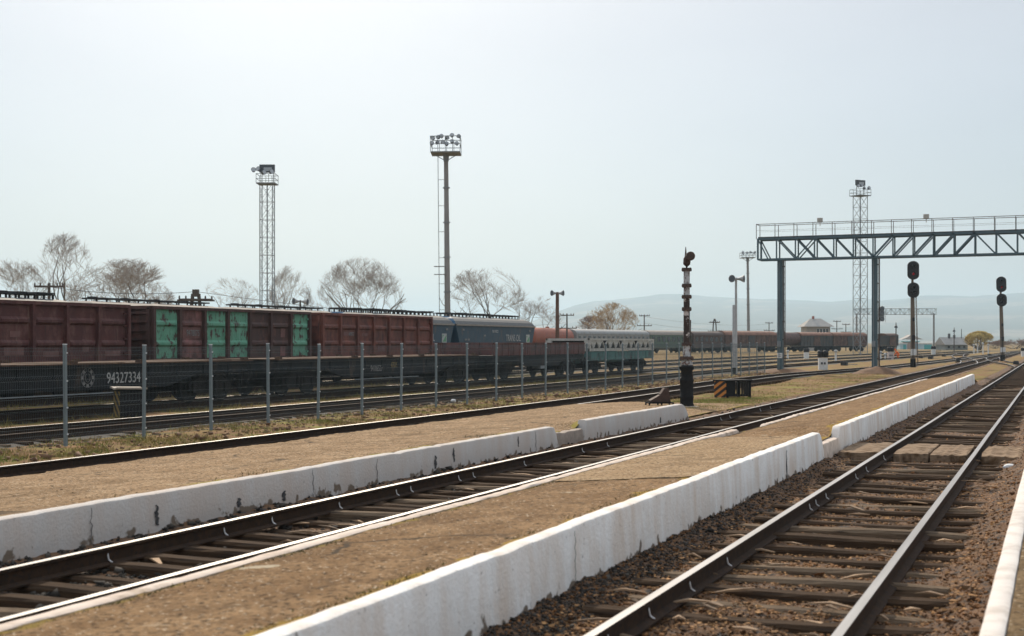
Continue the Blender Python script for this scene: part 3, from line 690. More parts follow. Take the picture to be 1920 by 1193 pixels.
n = 7000; V = vdist(n, 6, 55, 1.4); U = np.where(RNG.random(n) < .5, -4.2 - np.abs(RNG.normal(0, .07, n)), -5.98 + np.abs(RNG.normal(0, .06, n)))
k = nz(U, V, .7, 3) + RNG.normal(0, .3, n) > .1; U, V = U[k], V[k]
moss = mat('moss', (.16,.12,.035), (.11,.10,.03), 3, .9, rnd=.35)
grass(U, V, zp1(U, V) - .003, RNG.gamma(2, .004, len(U)) + .004, 'moss', moss)
for px, py, r_, lab in ((1894, 877, .09, 'pale flat stone lying between the right hand rail and the near kerb'), (1432, 908, .05, 'small pale stone in the dark strip under the middle wall'), (850, 752, .09, 'white stone on the grass by the mesh fence')):
    yc_ = F * (H + .16) / (py - YH); p = at(px, yc_); mb = MB(); rr = random.Random(px)
    mb.loft([[(r_ * k * rr.uniform(.8, 1.2) * math.cos(a) * 1.3, r_ * k * rr.uniform(.8, 1.2) * math.sin(a), z) for a in np.linspace(0, 6.28, 10)[:-1]] for k, z in ((.8, -.05), (1, 0), (.8, .035), (.4, .055))])
    o = mb.build('stone', M['white_plate'], None, (p.x, p.y, -.15), 0, True); tag(o, lab, 'stone')
pc_ = at(1352, 49)
n = 16000; V = pc_.y + RNG.normal(0, 3.2, n); U = pc_.x + RNG.normal(0, 1.1, n); k = (U < -9.9) & (U > -13.9) & (nz(U, V, .9, 4) + RNG.normal(0, .3, n) > -.25); U, V = U[k], V[k]
fresh = mat('fresh grass', (.15,.21,.03), (.24,.21,.045), .9, .85, rnd=.4)
grass(U, V, zg(U, V) - .005, RNG.gamma(3, .012, len(U)) + .008, 'grass', fresh)
n = 26000; V = vdist(n, 16, 60, 1.6); U = RNG.uniform(-19.9, -16.8, n); k = nz(U, V, 1.1, 21) + .5 * nz(U, V, .35, 22) + RNG.normal(0, .2, n) > .42; U, V = U[k], V[k]
grass(U, V, zg(U, V) - .005, RNG.gamma(3, .015, len(U)) + .01, 'grass', fresh)
n = 3000; V = vdist(n, 9, 38, 1.4); U = -9.95 - np.abs(RNG.normal(0, .22, n)); k = nz(U, V, 1.0, 31) + RNG.normal(0, .2, n) > .5; U, V = U[k], V[k]
grass(U, V, zp2(U, V) - .004, RNG.gamma(2, .008, len(U)) + .005, 'moss', moss)
# mounds of loose earth round the gantry posts
def mound(c, rx, ry, h, seed):
    n, k = 16, 36; V = []; Fc = []
    for i in range(n + 1):
        r = i / n
        for j in range(k):
            a = 2 * math.pi * j / k; x, y = c[0] + rx * r * math.cos(a), c[1] + ry * r * math.sin(a)
            z = h * (math.cos(math.pi * r) * .5 + .5) * (1 + .25 * float(nz(x, y, .7, seed))) + .05 * float(nz(x, y, .25, seed)) * (1 - r) - .22 * r ** 4
            V.append((x, y, -.16 + z))
    for i in range(n):
        for j in range(k): a, b = i * k + j, i * k + (j + 1) % k; Fc.append((a, b, b + k, a + k))
    o = np_mesh('ground', V, Fc, M['loose_earth']); o.data.polygons.foreach_set('use_smooth', np.ones(len(Fc), dtype=bool)); tag(o, kind='structure')

# ------------------------------------------------------------------ fence
FU = -18.95; fv0 = v_at(124, FU); fsp = (v_at(1434, FU) - fv0) / 28
fence = thing('mesh_fence', 'long galvanised welded mesh fence beside the curved track', 'fence', (FU, fv0, -.13))
pmb = MB(); pmb.box((0, 0, 1.05), (.06, .06, 2.1), 0); post0 = None
wmb = MB(); zz = [.04]
for f in (.22, .82, 1.42, 1.93): zz += [f - .045, f, f + .045]
zz += [2.06]; foldset = {.22, .82, 1.42, 1.93}
for i in range(50):
    y = .03 + (fsp - .06) * (i + .5) / 50
    wmb.tube([(.032 if z in foldset else 0, y, z) for z in zz], .0025, 4, 0, False)
for z in (.06, .42, .62, 1.02, 1.22, 1.62, 2.03) + tuple(f + d for f in foldset for d in (-.045, .045)):
    wmb.box((.004, fsp / 2, z), (.0035, fsp - .06, .0035), 0)
for k in range(-3, 29):
    if k == -3:
        post0 = pmb.build('post', M['galv'], fence, (0, k * fsp, 0)); cp = MB().box((0, 0, 2.108), (.068, .068, .02)).build('post_cap', M['cap_white'], post0)
        for z in (.25, .8, 1.35, 1.93): MB().box((.036, .02, z), (.02, .035, .03)).build('clamp', M['cap_white'], post0)
        pan0 = wmb.build('mesh_panel', M['wire'], fence, (0, k * fsp, 0))
    else:
        p = dup(post0, fence, (random.gauss(0, .012), k * fsp, random.gauss(0, .012)))
        p.rotation_euler = (random.gauss(0, .007), random.gauss(0, .008), 0)
        if k < 28: dup(pan0, fence, (0, k * fsp, 0))

# ------------------------------------------------------------------ wagons
def bogie(parent, y, mt=None):
    b = MB()
    for s in (-1, 1):
        b.prism([(-1.25,.46),(-1.25,.62),(-.6,.86),(.6,.86),(1.25,.62),(1.25,.46),(.95,.40),(.55,.30),(-.55,.30),(-.95,.40)], s * 1.02 - .07, s * 1.02 + .07, 'x')
        for a in (-.925, .925): b.box((s * 1.06, a, .475), (.2, .3, .3))
        for a in (-.22, 0, .22): b.tube([(s * 1.12, a, .33), (s * 1.12, a, .74)], .075, 8)
    b.box((0, 0, .68), (2.2, .45, .3)); b.box((0, 0, .95), (.7, .7, .3))
    for a in (-.925, .925): b.tube([(-.95, a, .475), (.95, a, .475)], .08, 8)
    o = b.build('bogie', M['bogie'], parent, (0, y, 0))
    w = None
    for a in (-.925, .925):
        for s in (-1, 1):
            if w is None:
                wm = MB(); rings = []
                for x, r in ((-.07, .44), (-.065, .475), (.04, .475), (.045, .50), (.075, .50), (.075, .43), (.03, .40), (.03, .2), (-.05, .2), (-.05, .42)):
                    rings.append([(x, r * math.cos(2 * math.pi * k / 24), r * math.sin(2 * math.pi * k / 24)) for k in range(24)])
                wm.loft(rings, caps=True); w = wm.build('wheel', M['bogie'], o, (s * -.79, a, .475), smooth=True)
            else:
                c = w.copy(); COL.objects.link(c); c.parent = o; c.location = (s * -.79, a, .475)
                if s > 0: c.rotation_euler = (0, 0, math.pi)
    return o
def coupler(parent, y):
    s = 1 if y > 0 else -1
    MB().box((0, y + s * .25, 1.05), (.18, .5, .2)).box((0, y + s * .55, 1.05), (.32, .22, .36)).tube([(.35, y + s * .1, 1.0), (.4, y + s * .25, .75), (.3, y + s * .4, .55)], .025, 6).build('coupler', M['bogie'], parent)
def flat_wagon(label, vm, L=18.4, u=T5):
    w = thing('flat_wagon', label, 'flat wagon', (u, vm, 0), 0, 'black fish bellied flat wagons')
    h = L / 2; f = MB()
    ol = [(-h,1.36),(-h,1.0),(-h+3.4,.95),(-h+5.0,.62),(h-5.0,.62),(h-3.4,.95),(h,1.0),(h,1.36)]
    for s in (-1, 1):
        f.prism(ol, s * 1.33 - .02, s * 1.33 + .02, 'x')
        f.prism([(-h,1.34),(-h,1.29),(h,1.29),(h,1.34)], s * 1.40 - .06, s * 1.40 + .05, 'x')
        f.prism([(-h+3.4,.97),(-h+5.0,.645),(h-5.0,.645),(h-3.4,.97),(h-3.4,.93),(h-5,.60),(-h+5,.60),(-h+3.4,.93)], s * 1.38 - .07, s * 1.38 + .06, 'x')
        y = -h + 1
        while y < h - .6: f.box((s * 1.37, y, 1.12), (.05, .04, .3)); y += 1.45
    for y in np.arange(-h + .1, h, 1.45): f.box((0, y, 1.2), (2.6, .12, .2))
    f.box((0, -h + .06, 1.16), (2.8, .12, .36)); f.box((0, h - .06, 1.16), (2.8, .12, .36))
    f.box((0, 0, .95), (.4, L - .4, .5))
    f.box((.2, 1.5, .72), (.5, 1.4, .4)); f.tube([(.7, -2.2, .62), (.7, -1.1, .62)], .16, 10)
    f.build('frame', M['wagon_black'], w)
    d = MB(); d.box((0, 0, 1.372), (2.9, L, .03))
    for y in np.arange(-h + .5, h, 1.15):
        dz = random.uniform(-.006, .012); d.box((0, y, 1.39 + dz), (2.75, 1.1, .02))
    for y in (-h + .3, -h + 6.1, 0, h - 6.1, h - .3):
        for s in (-1, 1): d.box((s * 1.25, y, 1.44), (.18, .25, .09))
    d.build('deck', M['deck_edge'], w)
    for s in (-1, 1): bogie(w, s * (h - 2.1)); coupler(w, s * h)
    for s in (-1, 1):
        for y in (-h + .5, h - .5):
            st = MB()
            for z in (.45, .75): st.bar((s * 1.42, y - .2, z), (s * 1.42, y + .2, z), .03)
            for q in (-.2, .2): st.bar((s * 1.42, y + q, .45), (s * 1.42, y + q, 1.1), .03)
            st.build('step', M['bogie'], w)
        MB().bar((s * 1.44, -3.4, .5), (s * 1.44, 2.4, .5), .035).build('brake_pipe', M['grey_steel'], w)
    return w
PITCH = (v_at(908, -26.65) - v_at(495, -26.65))
vb = v_at(495, -26.65)
fw1 = flat_wagon('black flat wagon with a large white number on its deep side sill', vb - PITCH / 2)
text('94327334', .47, M['stencil'], fw1, (1.356, v_at(232, -26.65) - (vb - PITCH / 2), .78), TX, sx=.86)
em = MB()
for k in range(16):
    a = 2 * math.pi * k / 16
    if k % 2 == 0: em.box((0, .23 * math.cos(a), .23 * math.sin(a)), (.008, .09, .1), 0, Matrix.Rotation(a, 3, 'X'))
for k in range(32):
    a, b = 2 * math.pi * k / 32, 2 * math.pi * (k + 1) / 32
    for r_ in (.19, .29): em.bar((0, r_ * math.cos(a), r_ * math.sin(a)), (0, r_ * math.cos(b), r_ * math.sin(b)), .025, .008)
    em.bar((0, .1 * math.cos(a), .13 * math.sin(a)), (0, .1 * math.cos(b), .13 * math.sin(b)), .025, .008)
em.build('emblem', M['dim_paint'], fw1, (1.356, v_at(164, -26.65) - (vb - PITCH / 2), .97))
fw2 = flat_wagon('black flat wagon with faded lettering and a yellow mark', vb + PITCH / 2)
o2 = vb + PITCH / 2
text('94106527', .36, M['dim_paint'], fw2, (1.356, v_at(706, -26.65) - o2, .8), TX, sx=.75)
text('47019', .34, M['yellow_paint'], fw2, (1.356, v_at(739, -26.65) - o2, .93), TX, sx=.75)

def gondola(label, va, vb_, cols, post, patches=()):
    L = vb_ - va; h = L / 2; vm = (va + vb_) / 2; hw = 1.55; zb0, zt0 = 1.28, 3.44
    w = thing('open_wagon', label, 'open wagon', (T6, vm, 0), 0, 'high sided open wagons')
    f = MB()
    f.box((0, 0, 1.2), (2.9, L, .16)); f.box((0, 0, .98), (.5, L, .4))
    for s in (-1, 1):
        f.box((s * (hw + .02), 0, zt0 - .05), (.16, L, .12)); f.box((s * (hw + .0), 0, zb0 + .02), (.14, L, .16))
        for k in range(8):
            y = -h + .09 + (L - .18) * k / 7
            f.prism([(y - .085, zb0), (y + .085, zb0), (y + .07, zt0 - .1), (y - .07, zt0 - .1)], s * hw - .02, s * (hw + .13), 'x')
        f.box((s * .9, 0, 1.05), (.1, L, .2))
    for e in (-1, 1):
        f.box((0, e * (h + .0), zt0 - .05), (3.1, .14, .13))
        f.box((0, e * (h - .06), (zb0 + zt0) / 2), (3.06, .06, zt0 - zb0 - .1))
        for k in range(6): f.box((0, e * (h + .0), zb0 + .2 + k * .34), (2.9, .1, .09))
        for x in (-1.45, 1.45, -.5, .5): f.box((x, e * (h + .01), (zb0 + zt0) / 2), (.14, .12, zt0 - zb0 - .12))
    f.build('frame', post, w)
    bw = (L - .18) / 7
    for s in (1, -1):
        for k in range(7):
            y0 = -h + .09 + bw * k + .09; y1 = y0 + bw - .18; p = MB()
            zs = [(1.33, 0), (1.40, .0), (1.84, .0), (1.92, .085), (2.0, .085), (2.10, 0), (2.64, 0), (2.72, .085), (2.80, .085), (2.90, 0), (3.33, 0)]
            ins = [(0, 0), (.1, 1), (.16, 1)]
            for (za, da), (zc, dc) in zip(zs[:-1], zs[1:]):
                ya, yb = y0 + .14, y1 - .14
                xa, xc = s * (hw - .015 + da), s * (hw - .015 + dc); xo = s * (hw - .015)
                p.add([(xo, y0, za), (xa, ya, za), (xa, yb, za), (xo, y1, za), (xo, y0, zc), (xc, ya, zc), (xc, yb, zc), (xo, y1, zc)], [(0,1,5,4),(1,2,6,5),(2,3,7,6)])
            if k == 6 or k == 0:
                yy = y1 - .06 if k == 6 else y0 + .06
                for z in (1.6, 2.15, 2.65, 3.1): p.box((s * (hw + .02), yy, z), (.06, .12, .07))
            c = cols[k] if s > 0 else cols[2]
            o = p.build('side_panel', c, w); sd = o.modifiers.new('solid', 'SOLIDIFY'); sd.thickness = .02; sd.offset = 0
            for (kk, m_, y_, z_, wy, wz) in patches:
                if kk == k and s > 0:
                    MB().box((hw + .004, (y0 + y1) / 2 + y_, z_), (.012, wy, wz)).build('paint_patch', m_, o)
    for s in (-1, 1): bogie(w, s * (h - 1.95)); coupler(w, s * h)
    fl = MB()
    for k in range(7):
        fl.box((0, -h + .09 + bw * (k + .5), 1.1), (2.4, .1, .2))
    fl.build('underframe', M['bogie'], w)
    return w
U6 = T6 + 1.6
D_, B_, R_, P_, GN = M['ox_dark'], M['ox_brown'], M['ox_red'], M['ox_pink'], M['wag_green']
g1e = v_at(243, U6); fp = M['fade_patch']
gA = gondola('dark oxide red open wagon, nearest in its row', g1e - 12.1, g1e, [D_] * 7, M['ox_dark'], ((3, fp, 0, 1.72, .95, .3), (3, fp, .05, 2.3, .5, .2), (5, fp, .2, 1.9, .35, .45), (6, fp, 0, 1.6, .9, .2), (4, fp, .1, 1.6, .8, .2)))
gB = gondola('brown open wagon with four chipped green side panels', v_at(285, U6), v_at(582, U6), [GN, P_, GN, GN, B_, B_, GN], M['ox_brown'], ((1, fp, 0, 2.4, 1.15, .42), (5, P_, .25, 1.75, .4, .7), (5, fp, .25, 2.45, .35, .4)))
gC = gondola('faded red open wagon with even ribbed panels', v_at(603, U6), v_at(810, U6), [R_] * 7, M['ox_red'], ((1, fp, 0, 2.45, .9, .2), (2, fp, 0, 2.4, .6, .15), (3, fp, .1, 1.7, .8, .3)))
vmB = (v_at(285, U6) + v_at(582, U6)) / 2
text('9478075', .36, M['dim_paint'], gB, (1.575, v_at(363, U6) - vmB, 2.28), TX, sx=.7)
vmC = (v_at(603, U6) + v_at(810, U6)) / 2
text('60822', .24, M['dim_paint'], gC, (1.57, v_at(660, U6) - vmC, 2.36), TX, sx=.9)

def low_wagon(label, va, vb_, u, mt):
    L = vb_ - va; h = L / 2; w = thing('low_sided_wagon', label, 'low sided wagon', (u, (va + vb_) / 2, 0), 0, 'low sided red wagons')
    f = MB(); f.box((0, 0, 1.22), (2.8, L, .22)); f.box((0, 0, .95), (.5, L, .5))
    for s in (-1, 1): f.prism([(-h,1.3),(-h,1.0),(-3.5,1.0),(-2.5,.72),(2.5,.72),(3.5,1.0),(h,1.0),(h,1.3)], s * 1.34 - .03, s * 1.34 + .03, 'x')
    f.build('frame', M['wagon_black'], w)
    for s in (-1, 1):
        n = 6
        for k in range(n):
            y0, y1 = -h + L * k / n + .03, -h + L * (k + 1) / n - .03; p = MB()
            p.box((s * 1.42, (y0 + y1) / 2, 1.66), (.05, y1 - y0, .66))
            for y in (y0 + .3, (y0 + y1) / 2, y1 - .3): p.box((s * 1.455, y, 1.64), (.03, .09, .68))
            p.box((s * 1.455, (y0 + y1) / 2, 1.97), (.04, y1 - y0, .05))
            p.build('side_flap', mt, w)
        MB().box((0, s * (h - .04), 1.55), (2.7, .06, .4)).build('end_flap', mt, w)
        bogie(w, s * (h - 2.0)); coupler(w, s * h)
    x = MB(); x.box((1.1, .3, .8), (.5, .9, .5)); x.build('equipment_box', M['grey_steel'], w)
    return w
low_wagon('low sided red wagon coupled behind the black flat wagons', v_at(922, -26.65), v_at(1094, -26.65), T5, M['low_red'])
low_wagon('low sided red wagon standing behind the flat wagons, after the open wagons', v_at(826, U6), v_at(826, U6) + 13.4, T6, M['low_red'])

def lattice_wagon(label, va, vb_, u, sill):
    L = vb_ - va; h = L / 2; w = thing('lattice_wagon', label, 'lattice wagon', (u, (va + vb_) / 2, 0))
    f = MB(); f.box((0, 0, 1.22), (2.7, L, .24)); f.box((0, 0, .95), (.5, L, .5))
    for s in (-1, 1):
        f.box((s * 1.38, 0, 1.16), (.06, L, .55))
        for k in range(9): f.box((s * 1.42, -h + .2 + (L - .4) * k / 8, 1.16), (.05, .1, .5))
    f.build('frame', sill, w)
    MB().box((0, 0, 1.8), (2.3, L - .8, .70)).build('dark_backing', M['bogie'], w)  # dark block added behind the lattice so its openings look dark
    for s in (-1, 1):
        p = MB(); x = s * 1.38; zb_, zt_ = 1.46, 2.25
        p.box((x, 0, zb_ + .09), (.1, L, .18)); p.box((x, 0, zt_ - .06), (.1, L, .12))
        for y in (-h + .15, 0, h - .15): p.box((x, y, (zb_ + zt_) / 2), (.12, .3, zt_ - zb_))
        n = 12
        for k in range(n):
            y0, y1 = -h + .3 + (L - .6) * k / n, -h + .3 + (L - .6) * (k + 1) / n; ym = (y0 + y1) / 2
            p.bar((x, y0, zt_ - .1), (x, ym, zb_ + .18), .06, .1); p.bar((x, y1, zt_ - .1), (x, ym, zb_ + .18), .06, .1)
            if k % 3 != 2:   # plated web panels
                p.add([(x, y0 + .05, zt_ - .1), (x, y1 - .05, zt_ - .1), (x, ym + .12, zb_ + .17), (x, ym - .12, zb_ + .17)], [(0,1,2,3)])
                p.add([(x - .02, y0 + .05, zt_ - .1), (x - .02, y1 - .05, zt_ - .1), (x - .02, ym + .12, zb_ + .17), (x - .02, ym - .12, zb_ + .17)], [(3,2,1,0)])
        p.build('lattice_side', M['lattice'], w)
        e = MB(); e.box((0, s * (h - .08), 2.18), (2.7, .12, .14)); e.box((0, s * (h - .08), 1.55), (2.7, .1, .2))
        for xx in (-1.2, 1.2): e.box((xx, s * (h - .08), 1.82), (.24, .14, .7))
        e.build('end_frame', M['lattice'], w)
        bogie(w, s * (h - 2.0)); coupler(w, s * h)
    return w
lattice_wagon('teal wagon with pale lattice sides, last in the row behind the fence', v_at(1103, -26.65), v_at(1224, -26.65), T5, M['teal_wagon'])

def hopper(label, va, vb_, style, texts=False):
    L = vb_ - va; h = L / 2; vm = (va + vb_) / 2; HW = 1.5
    w = thing('covered_hopper', label, 'hopper wagon', (T7, vm, 0), 0, 'covered hopper wagons')
    #  z, half length reduction, half width
    prof = [(1.35, .95, 1.0), (1.9, .62, HW), (3.22, .0, HW)]
    roof = [(3.30, .0, HW - .02), (3.52, .12, 1.33), (3.70, .36, 1.08), (3.82, .66, .74), (3.86, .8, .45)]
    def ring(z, a, b): return [(b, -(h - a), z), (b, h - a, z), (-b, h - a, z), (-b, -(h - a), z)]
    sides = [M['hop_side'], M['hop_roof'], M['hop_blue'], M['hop_band']] if style == 'blue' else [M['roof_pale'], M['roof_pale'], M['roof_pale'], M['roof_pale']]
    b = MB(); b.loft([ring(*p) for p in prof], lambda k: 2 if k in (1, 3) else 0); b.build('body', sides, w)
    r_ = MB(); r_.loft([ring(*p) for p in roof], lambda k: 2 if k in (1, 3) else 1); r_.f and None
    ro = r_.build('roof', sides, w)
    bd = MB()
    for s in (-1, 1): bd.box((s * (HW + .03), 0, 3.24), (.1, L - .05, .11))
    bd.build('roof_band', sides[3], w)
    f = MB()
    f.box((0, 0, 1.15), (2.4, L + .2, .3)); f.build('frame', M['bogie'], w)
    c = MB(); n = 21
    if style == 'blue':
        for k in range(n + 1):
            y = -h + .95 + (L - 1.9) * k / n
            for x in (-.42, .42): c.bar((x, y, 3.8), (x, y, 4.06), .07)
            if k < n: c.box((random.uniform(-.1, .1), y + .3, 4.09 + random.uniform(-.02, .03)), (1.0, .5, .07))
        c.box((0, 0, 4.04), (1.0, L - 1.8, .04))
    else:
        for k in range(4):
            y = -h + 1.2 + (L - 1.6) * k / 4 + .6
            c.box((.1, y + .4, 4.0), (.9, L / 4 - .95, .07)); c.box((.1, y - .3, 4.05), (.3, .3, .06))
            for q in (-.7, 0, .7, 1.4): c.bar((.1, y + q, 3.8), (.1, y + q, 3.99), .06)
    c.build('roof_walkway', M['dark_steel'], w)
    if texts:
        x = HW + .03
        text('TRANS OIL', .72, M['stencil'], w, (x, v_at(962, T7 + 1.53) - v_at(1003, T7 + 1.53) + h, 2.1), TX, sx=.84)
        text('9519022', .30, M['stencil'], w, (x, v_at(928, T7 + 1.53) - v_at(1003, T7 + 1.53) + h, 2.72), TX, sx=1.1)
        y = v_at(989, T7 + 1.53) - v_at(1003, T7 + 1.53) + h
        e = MB(); e.box((x, y, 2.3), (.012, .75, .62)).build('emblem', M['stencil'], w)
        g = MB(); g.add([(x + .01, y - .3, 2.05), (x + .01, y + .3, 2.52), (x + .01, y + .3, 2.05)], [(0,1,2)]).add([(x + .01, y - .3, 2.52), (x + .01, y - .05, 2.52), (x + .01, y - .3, 2.32)], [(0,1,2)]).build('emblem', M['green_mark'], w)
        for yy, zz_ in ((-h + 1.2, 2.9), (-h + 1.6, 2.2), (-h + 2.1, 2.2), (-h + 5.0, 2.5), (h - 1.2, 2.9)):
            MB().box((x, yy, zz_), (.012, .35, .13)).build('stencil_mark', M['dim_paint'], w)
    for s in (-1, 1): bogie(w, s * (h - 2.2)); coupler(w, s * h)
    return w
U7 = T7 + 1.5
hopper('blue grey covered hopper with full lettering in view and a blue end', v_at(855, U7), v_at(1003, U7), 'blue', True)
hopper('blue grey covered hopper with only the end of its lettering in view', v_at(655, U7), v_at(851, U7) , 'blue', True)
hopper('pale roofed hopper behind the faded red open wagon', v_at(452, U7), v_at(646, U7), 'pale')
hopper('pale roofed hopper behind the green panelled open wagon', v_at(178, U7), v_at(440, U7), 'pale')
hopper('covered hopper behind the nearest dark red open wagon', v_at(165, U7) - 13.5, v_at(165, U7), 'blue')

# ------------------------------------------------------------------ far string of old stock across the throat
def frame_for(p, q):
    d = q - p; return (p + q) / 2, math.atan2(-d.x, d.y), d.length
def coach(label, p, q, mt, roofm, zt=4.15, low=None):
    c, rz, L = frame_for(p, q); h = L / 2 - .3
    w = thing('passenger_coach', label, 'coach', (c.x, c.y, 0), rz, 'old rolling stock parked across the yard')
    b = MB(); b.prism([(-1.5,.95),(1.5,.95),(1.52,3.3),(-1.52,3.3)], -h, h, 'y'); b.build('body', mt, w)
    r = MB(); arc = [(1.56 * math.cos(a), 3.3 + (zt - 3.3) * math.sin(a)) for a in np.linspace(0, math.pi, 13)]
    r.prism(arc, -h - .05, h + .05, 'y'); r.build('roof', roofm, w, smooth=True)
    n = max(2, int(L / 2.0))
    for s in (-1, 1):
        for k in range(n):
            y = -h + 1.2 + (2 * h - 2.4) * k / max(1, n - 1)
            f = MB(); f.box((s * 1.53, y, 2.55), (.05, .95, .85)).build('window', M['window_dark'], w)
        MB().box((s * 1.535, 0, 1.6), (.03, 2 * h, .08)).build('waist_band', low or mt, w)
    MB().box((0, 0, .75), (2.2, 2 * h, .3)).build('underframe', M['bogie'], w)
    for s in (-1, 1): bogie(w, s * (h - 2.6))
    return w
def boxcar(label, p, q, mt, zt=4.0, roofm=None):
    c, rz, L = frame_for(p, q); h = L / 2 - .35
    w = thing('boxcar', label, 'boxcar', (c.x, c.y, 0), rz, 'old rolling stock parked across the yard')
    b = MB(); b.prism([(-1.45,1.2),(1.45,1.2),(1.45,3.4),(-1.45,3.4)], -h, h, 'y')
    for s in (-1, 1):
        for k in range(11):
            y = -h + 2 * h * k / 10; b.box((s * 1.47, y, 2.3), (.08, .1, 2.2))
        for k in (0, 1, 2, 7, 8, 9):
            y = -h + 2 * h * k / 10; b.bar((s * 1.46, y, 1.25 if k % 2 else 3.35), (s * 1.46, y + 2 * h / 10, 3.35 if k % 2 else 1.25), .07, .06)
    b.build('body', mt, w)
    r = MB(); arc = [(1.55 * math.cos(a), 3.4 + (zt - 3.4) * math.sin(a)) for a in np.linspace(0, math.pi, 11)]
    r.prism(arc, -h - .08, h + .08, 'y'); r.build('roof', roofm or M['rust_roof'], w, smooth=True)
    for s in (-1, 1):
        d = MB(); d.box((s * 1.53, 0, 2.25), (.08, 2.1, 2.0)); d.build('sliding_door', M['boxcar_grey'] if mt is M['boxcar'] else M['boxcar'], w)
    MB().box((0, 0, 1.0), (2.4, 2 * h, .35)).build('underframe', M['bogie'], w)
    for s in (-1, 1): bogie(w, s * (h - 1.8))
    return w
def tankcar(label, p, q, mt, zc=2.7, r=1.42):
    c, rz, L = frame_for(p, q); h = L / 2 - .3
    w = thing('tank_wagon', label, 'tank wagon', (c.x, c.y, 0), rz, 'old rolling stock parked across the yard')
    rings = []
    for y, k in ((-h, .3), (-h + .06, .62), (-h + .2, .85), (-h + .42, .97), (-h + .65, 1), (h - .65, 1), (h - .42, .97), (h - .2, .85), (h - .06, .62), (h, .3)):
        rings.append([(r * k * math.cos(a), y, zc + r * k * math.sin(a)) for a in np.linspace(0, 2 * math.pi, 29)[:-1]])
    MB().loft(rings).build('barrel', mt, w, smooth=True)
    MB().lathe([(.3, 0), (.3, .18), (.2, .24)], (0, 0, zc + r - .04), 12).build('dome', mt, w)
    MB().box((0, 0, 1.05), (2.2, 2 * h, .25)).build('frame', M['bogie'], w)
    for s in (-1, 1): bogie(w, s * (h - 1.8))
    return w
def fs(px):
    return at(px, float(np.interp(px, [930, 1040, 1200, 1345, 1500, 1675], [172, 203, 238, 262, 282, 302])))
tankcar('orange tank wagon beyond the dark hopper', fs(985), fs(1063), M['tank'])
coach('long pale grey coach behind the lattice wagons', fs(1063), fs(1204), M['coach_grey'], M['coach_grey'], 4.1)
coach('green coach with a pale dusty roof', fs(1204), fs(1284), M['coach_green'], M['roof_pale'])
coach('dark brown coach beside the green coach', fs(1286), fs(1346), M['coach_brown'], M['coach_brown'], 4.1)
boxcar('brown boxcar with a rusty roof next to the brown coach', fs(1347), fs(1446), M['boxcar'], 4.25)
tankcar('rusty tank wagon half hidden between boxcars', fs(1438), fs(1500), M['rust_tank'], 2.65, 1.4)
boxcar('grey boxcar with a pale slit in its door', fs(1490), fs(1552), M['boxcar_grey'], 4.1)
boxcar('brown boxcar with streaky boards beside the lattice tower', fs(1551), fs(1617), M['boxcar'], 4.15)
boxcar('short dark boxcar standing apart, last of the row', fs(1651), fs(1676), M['boxcar_grey'], 4.0, M['boxcar'])

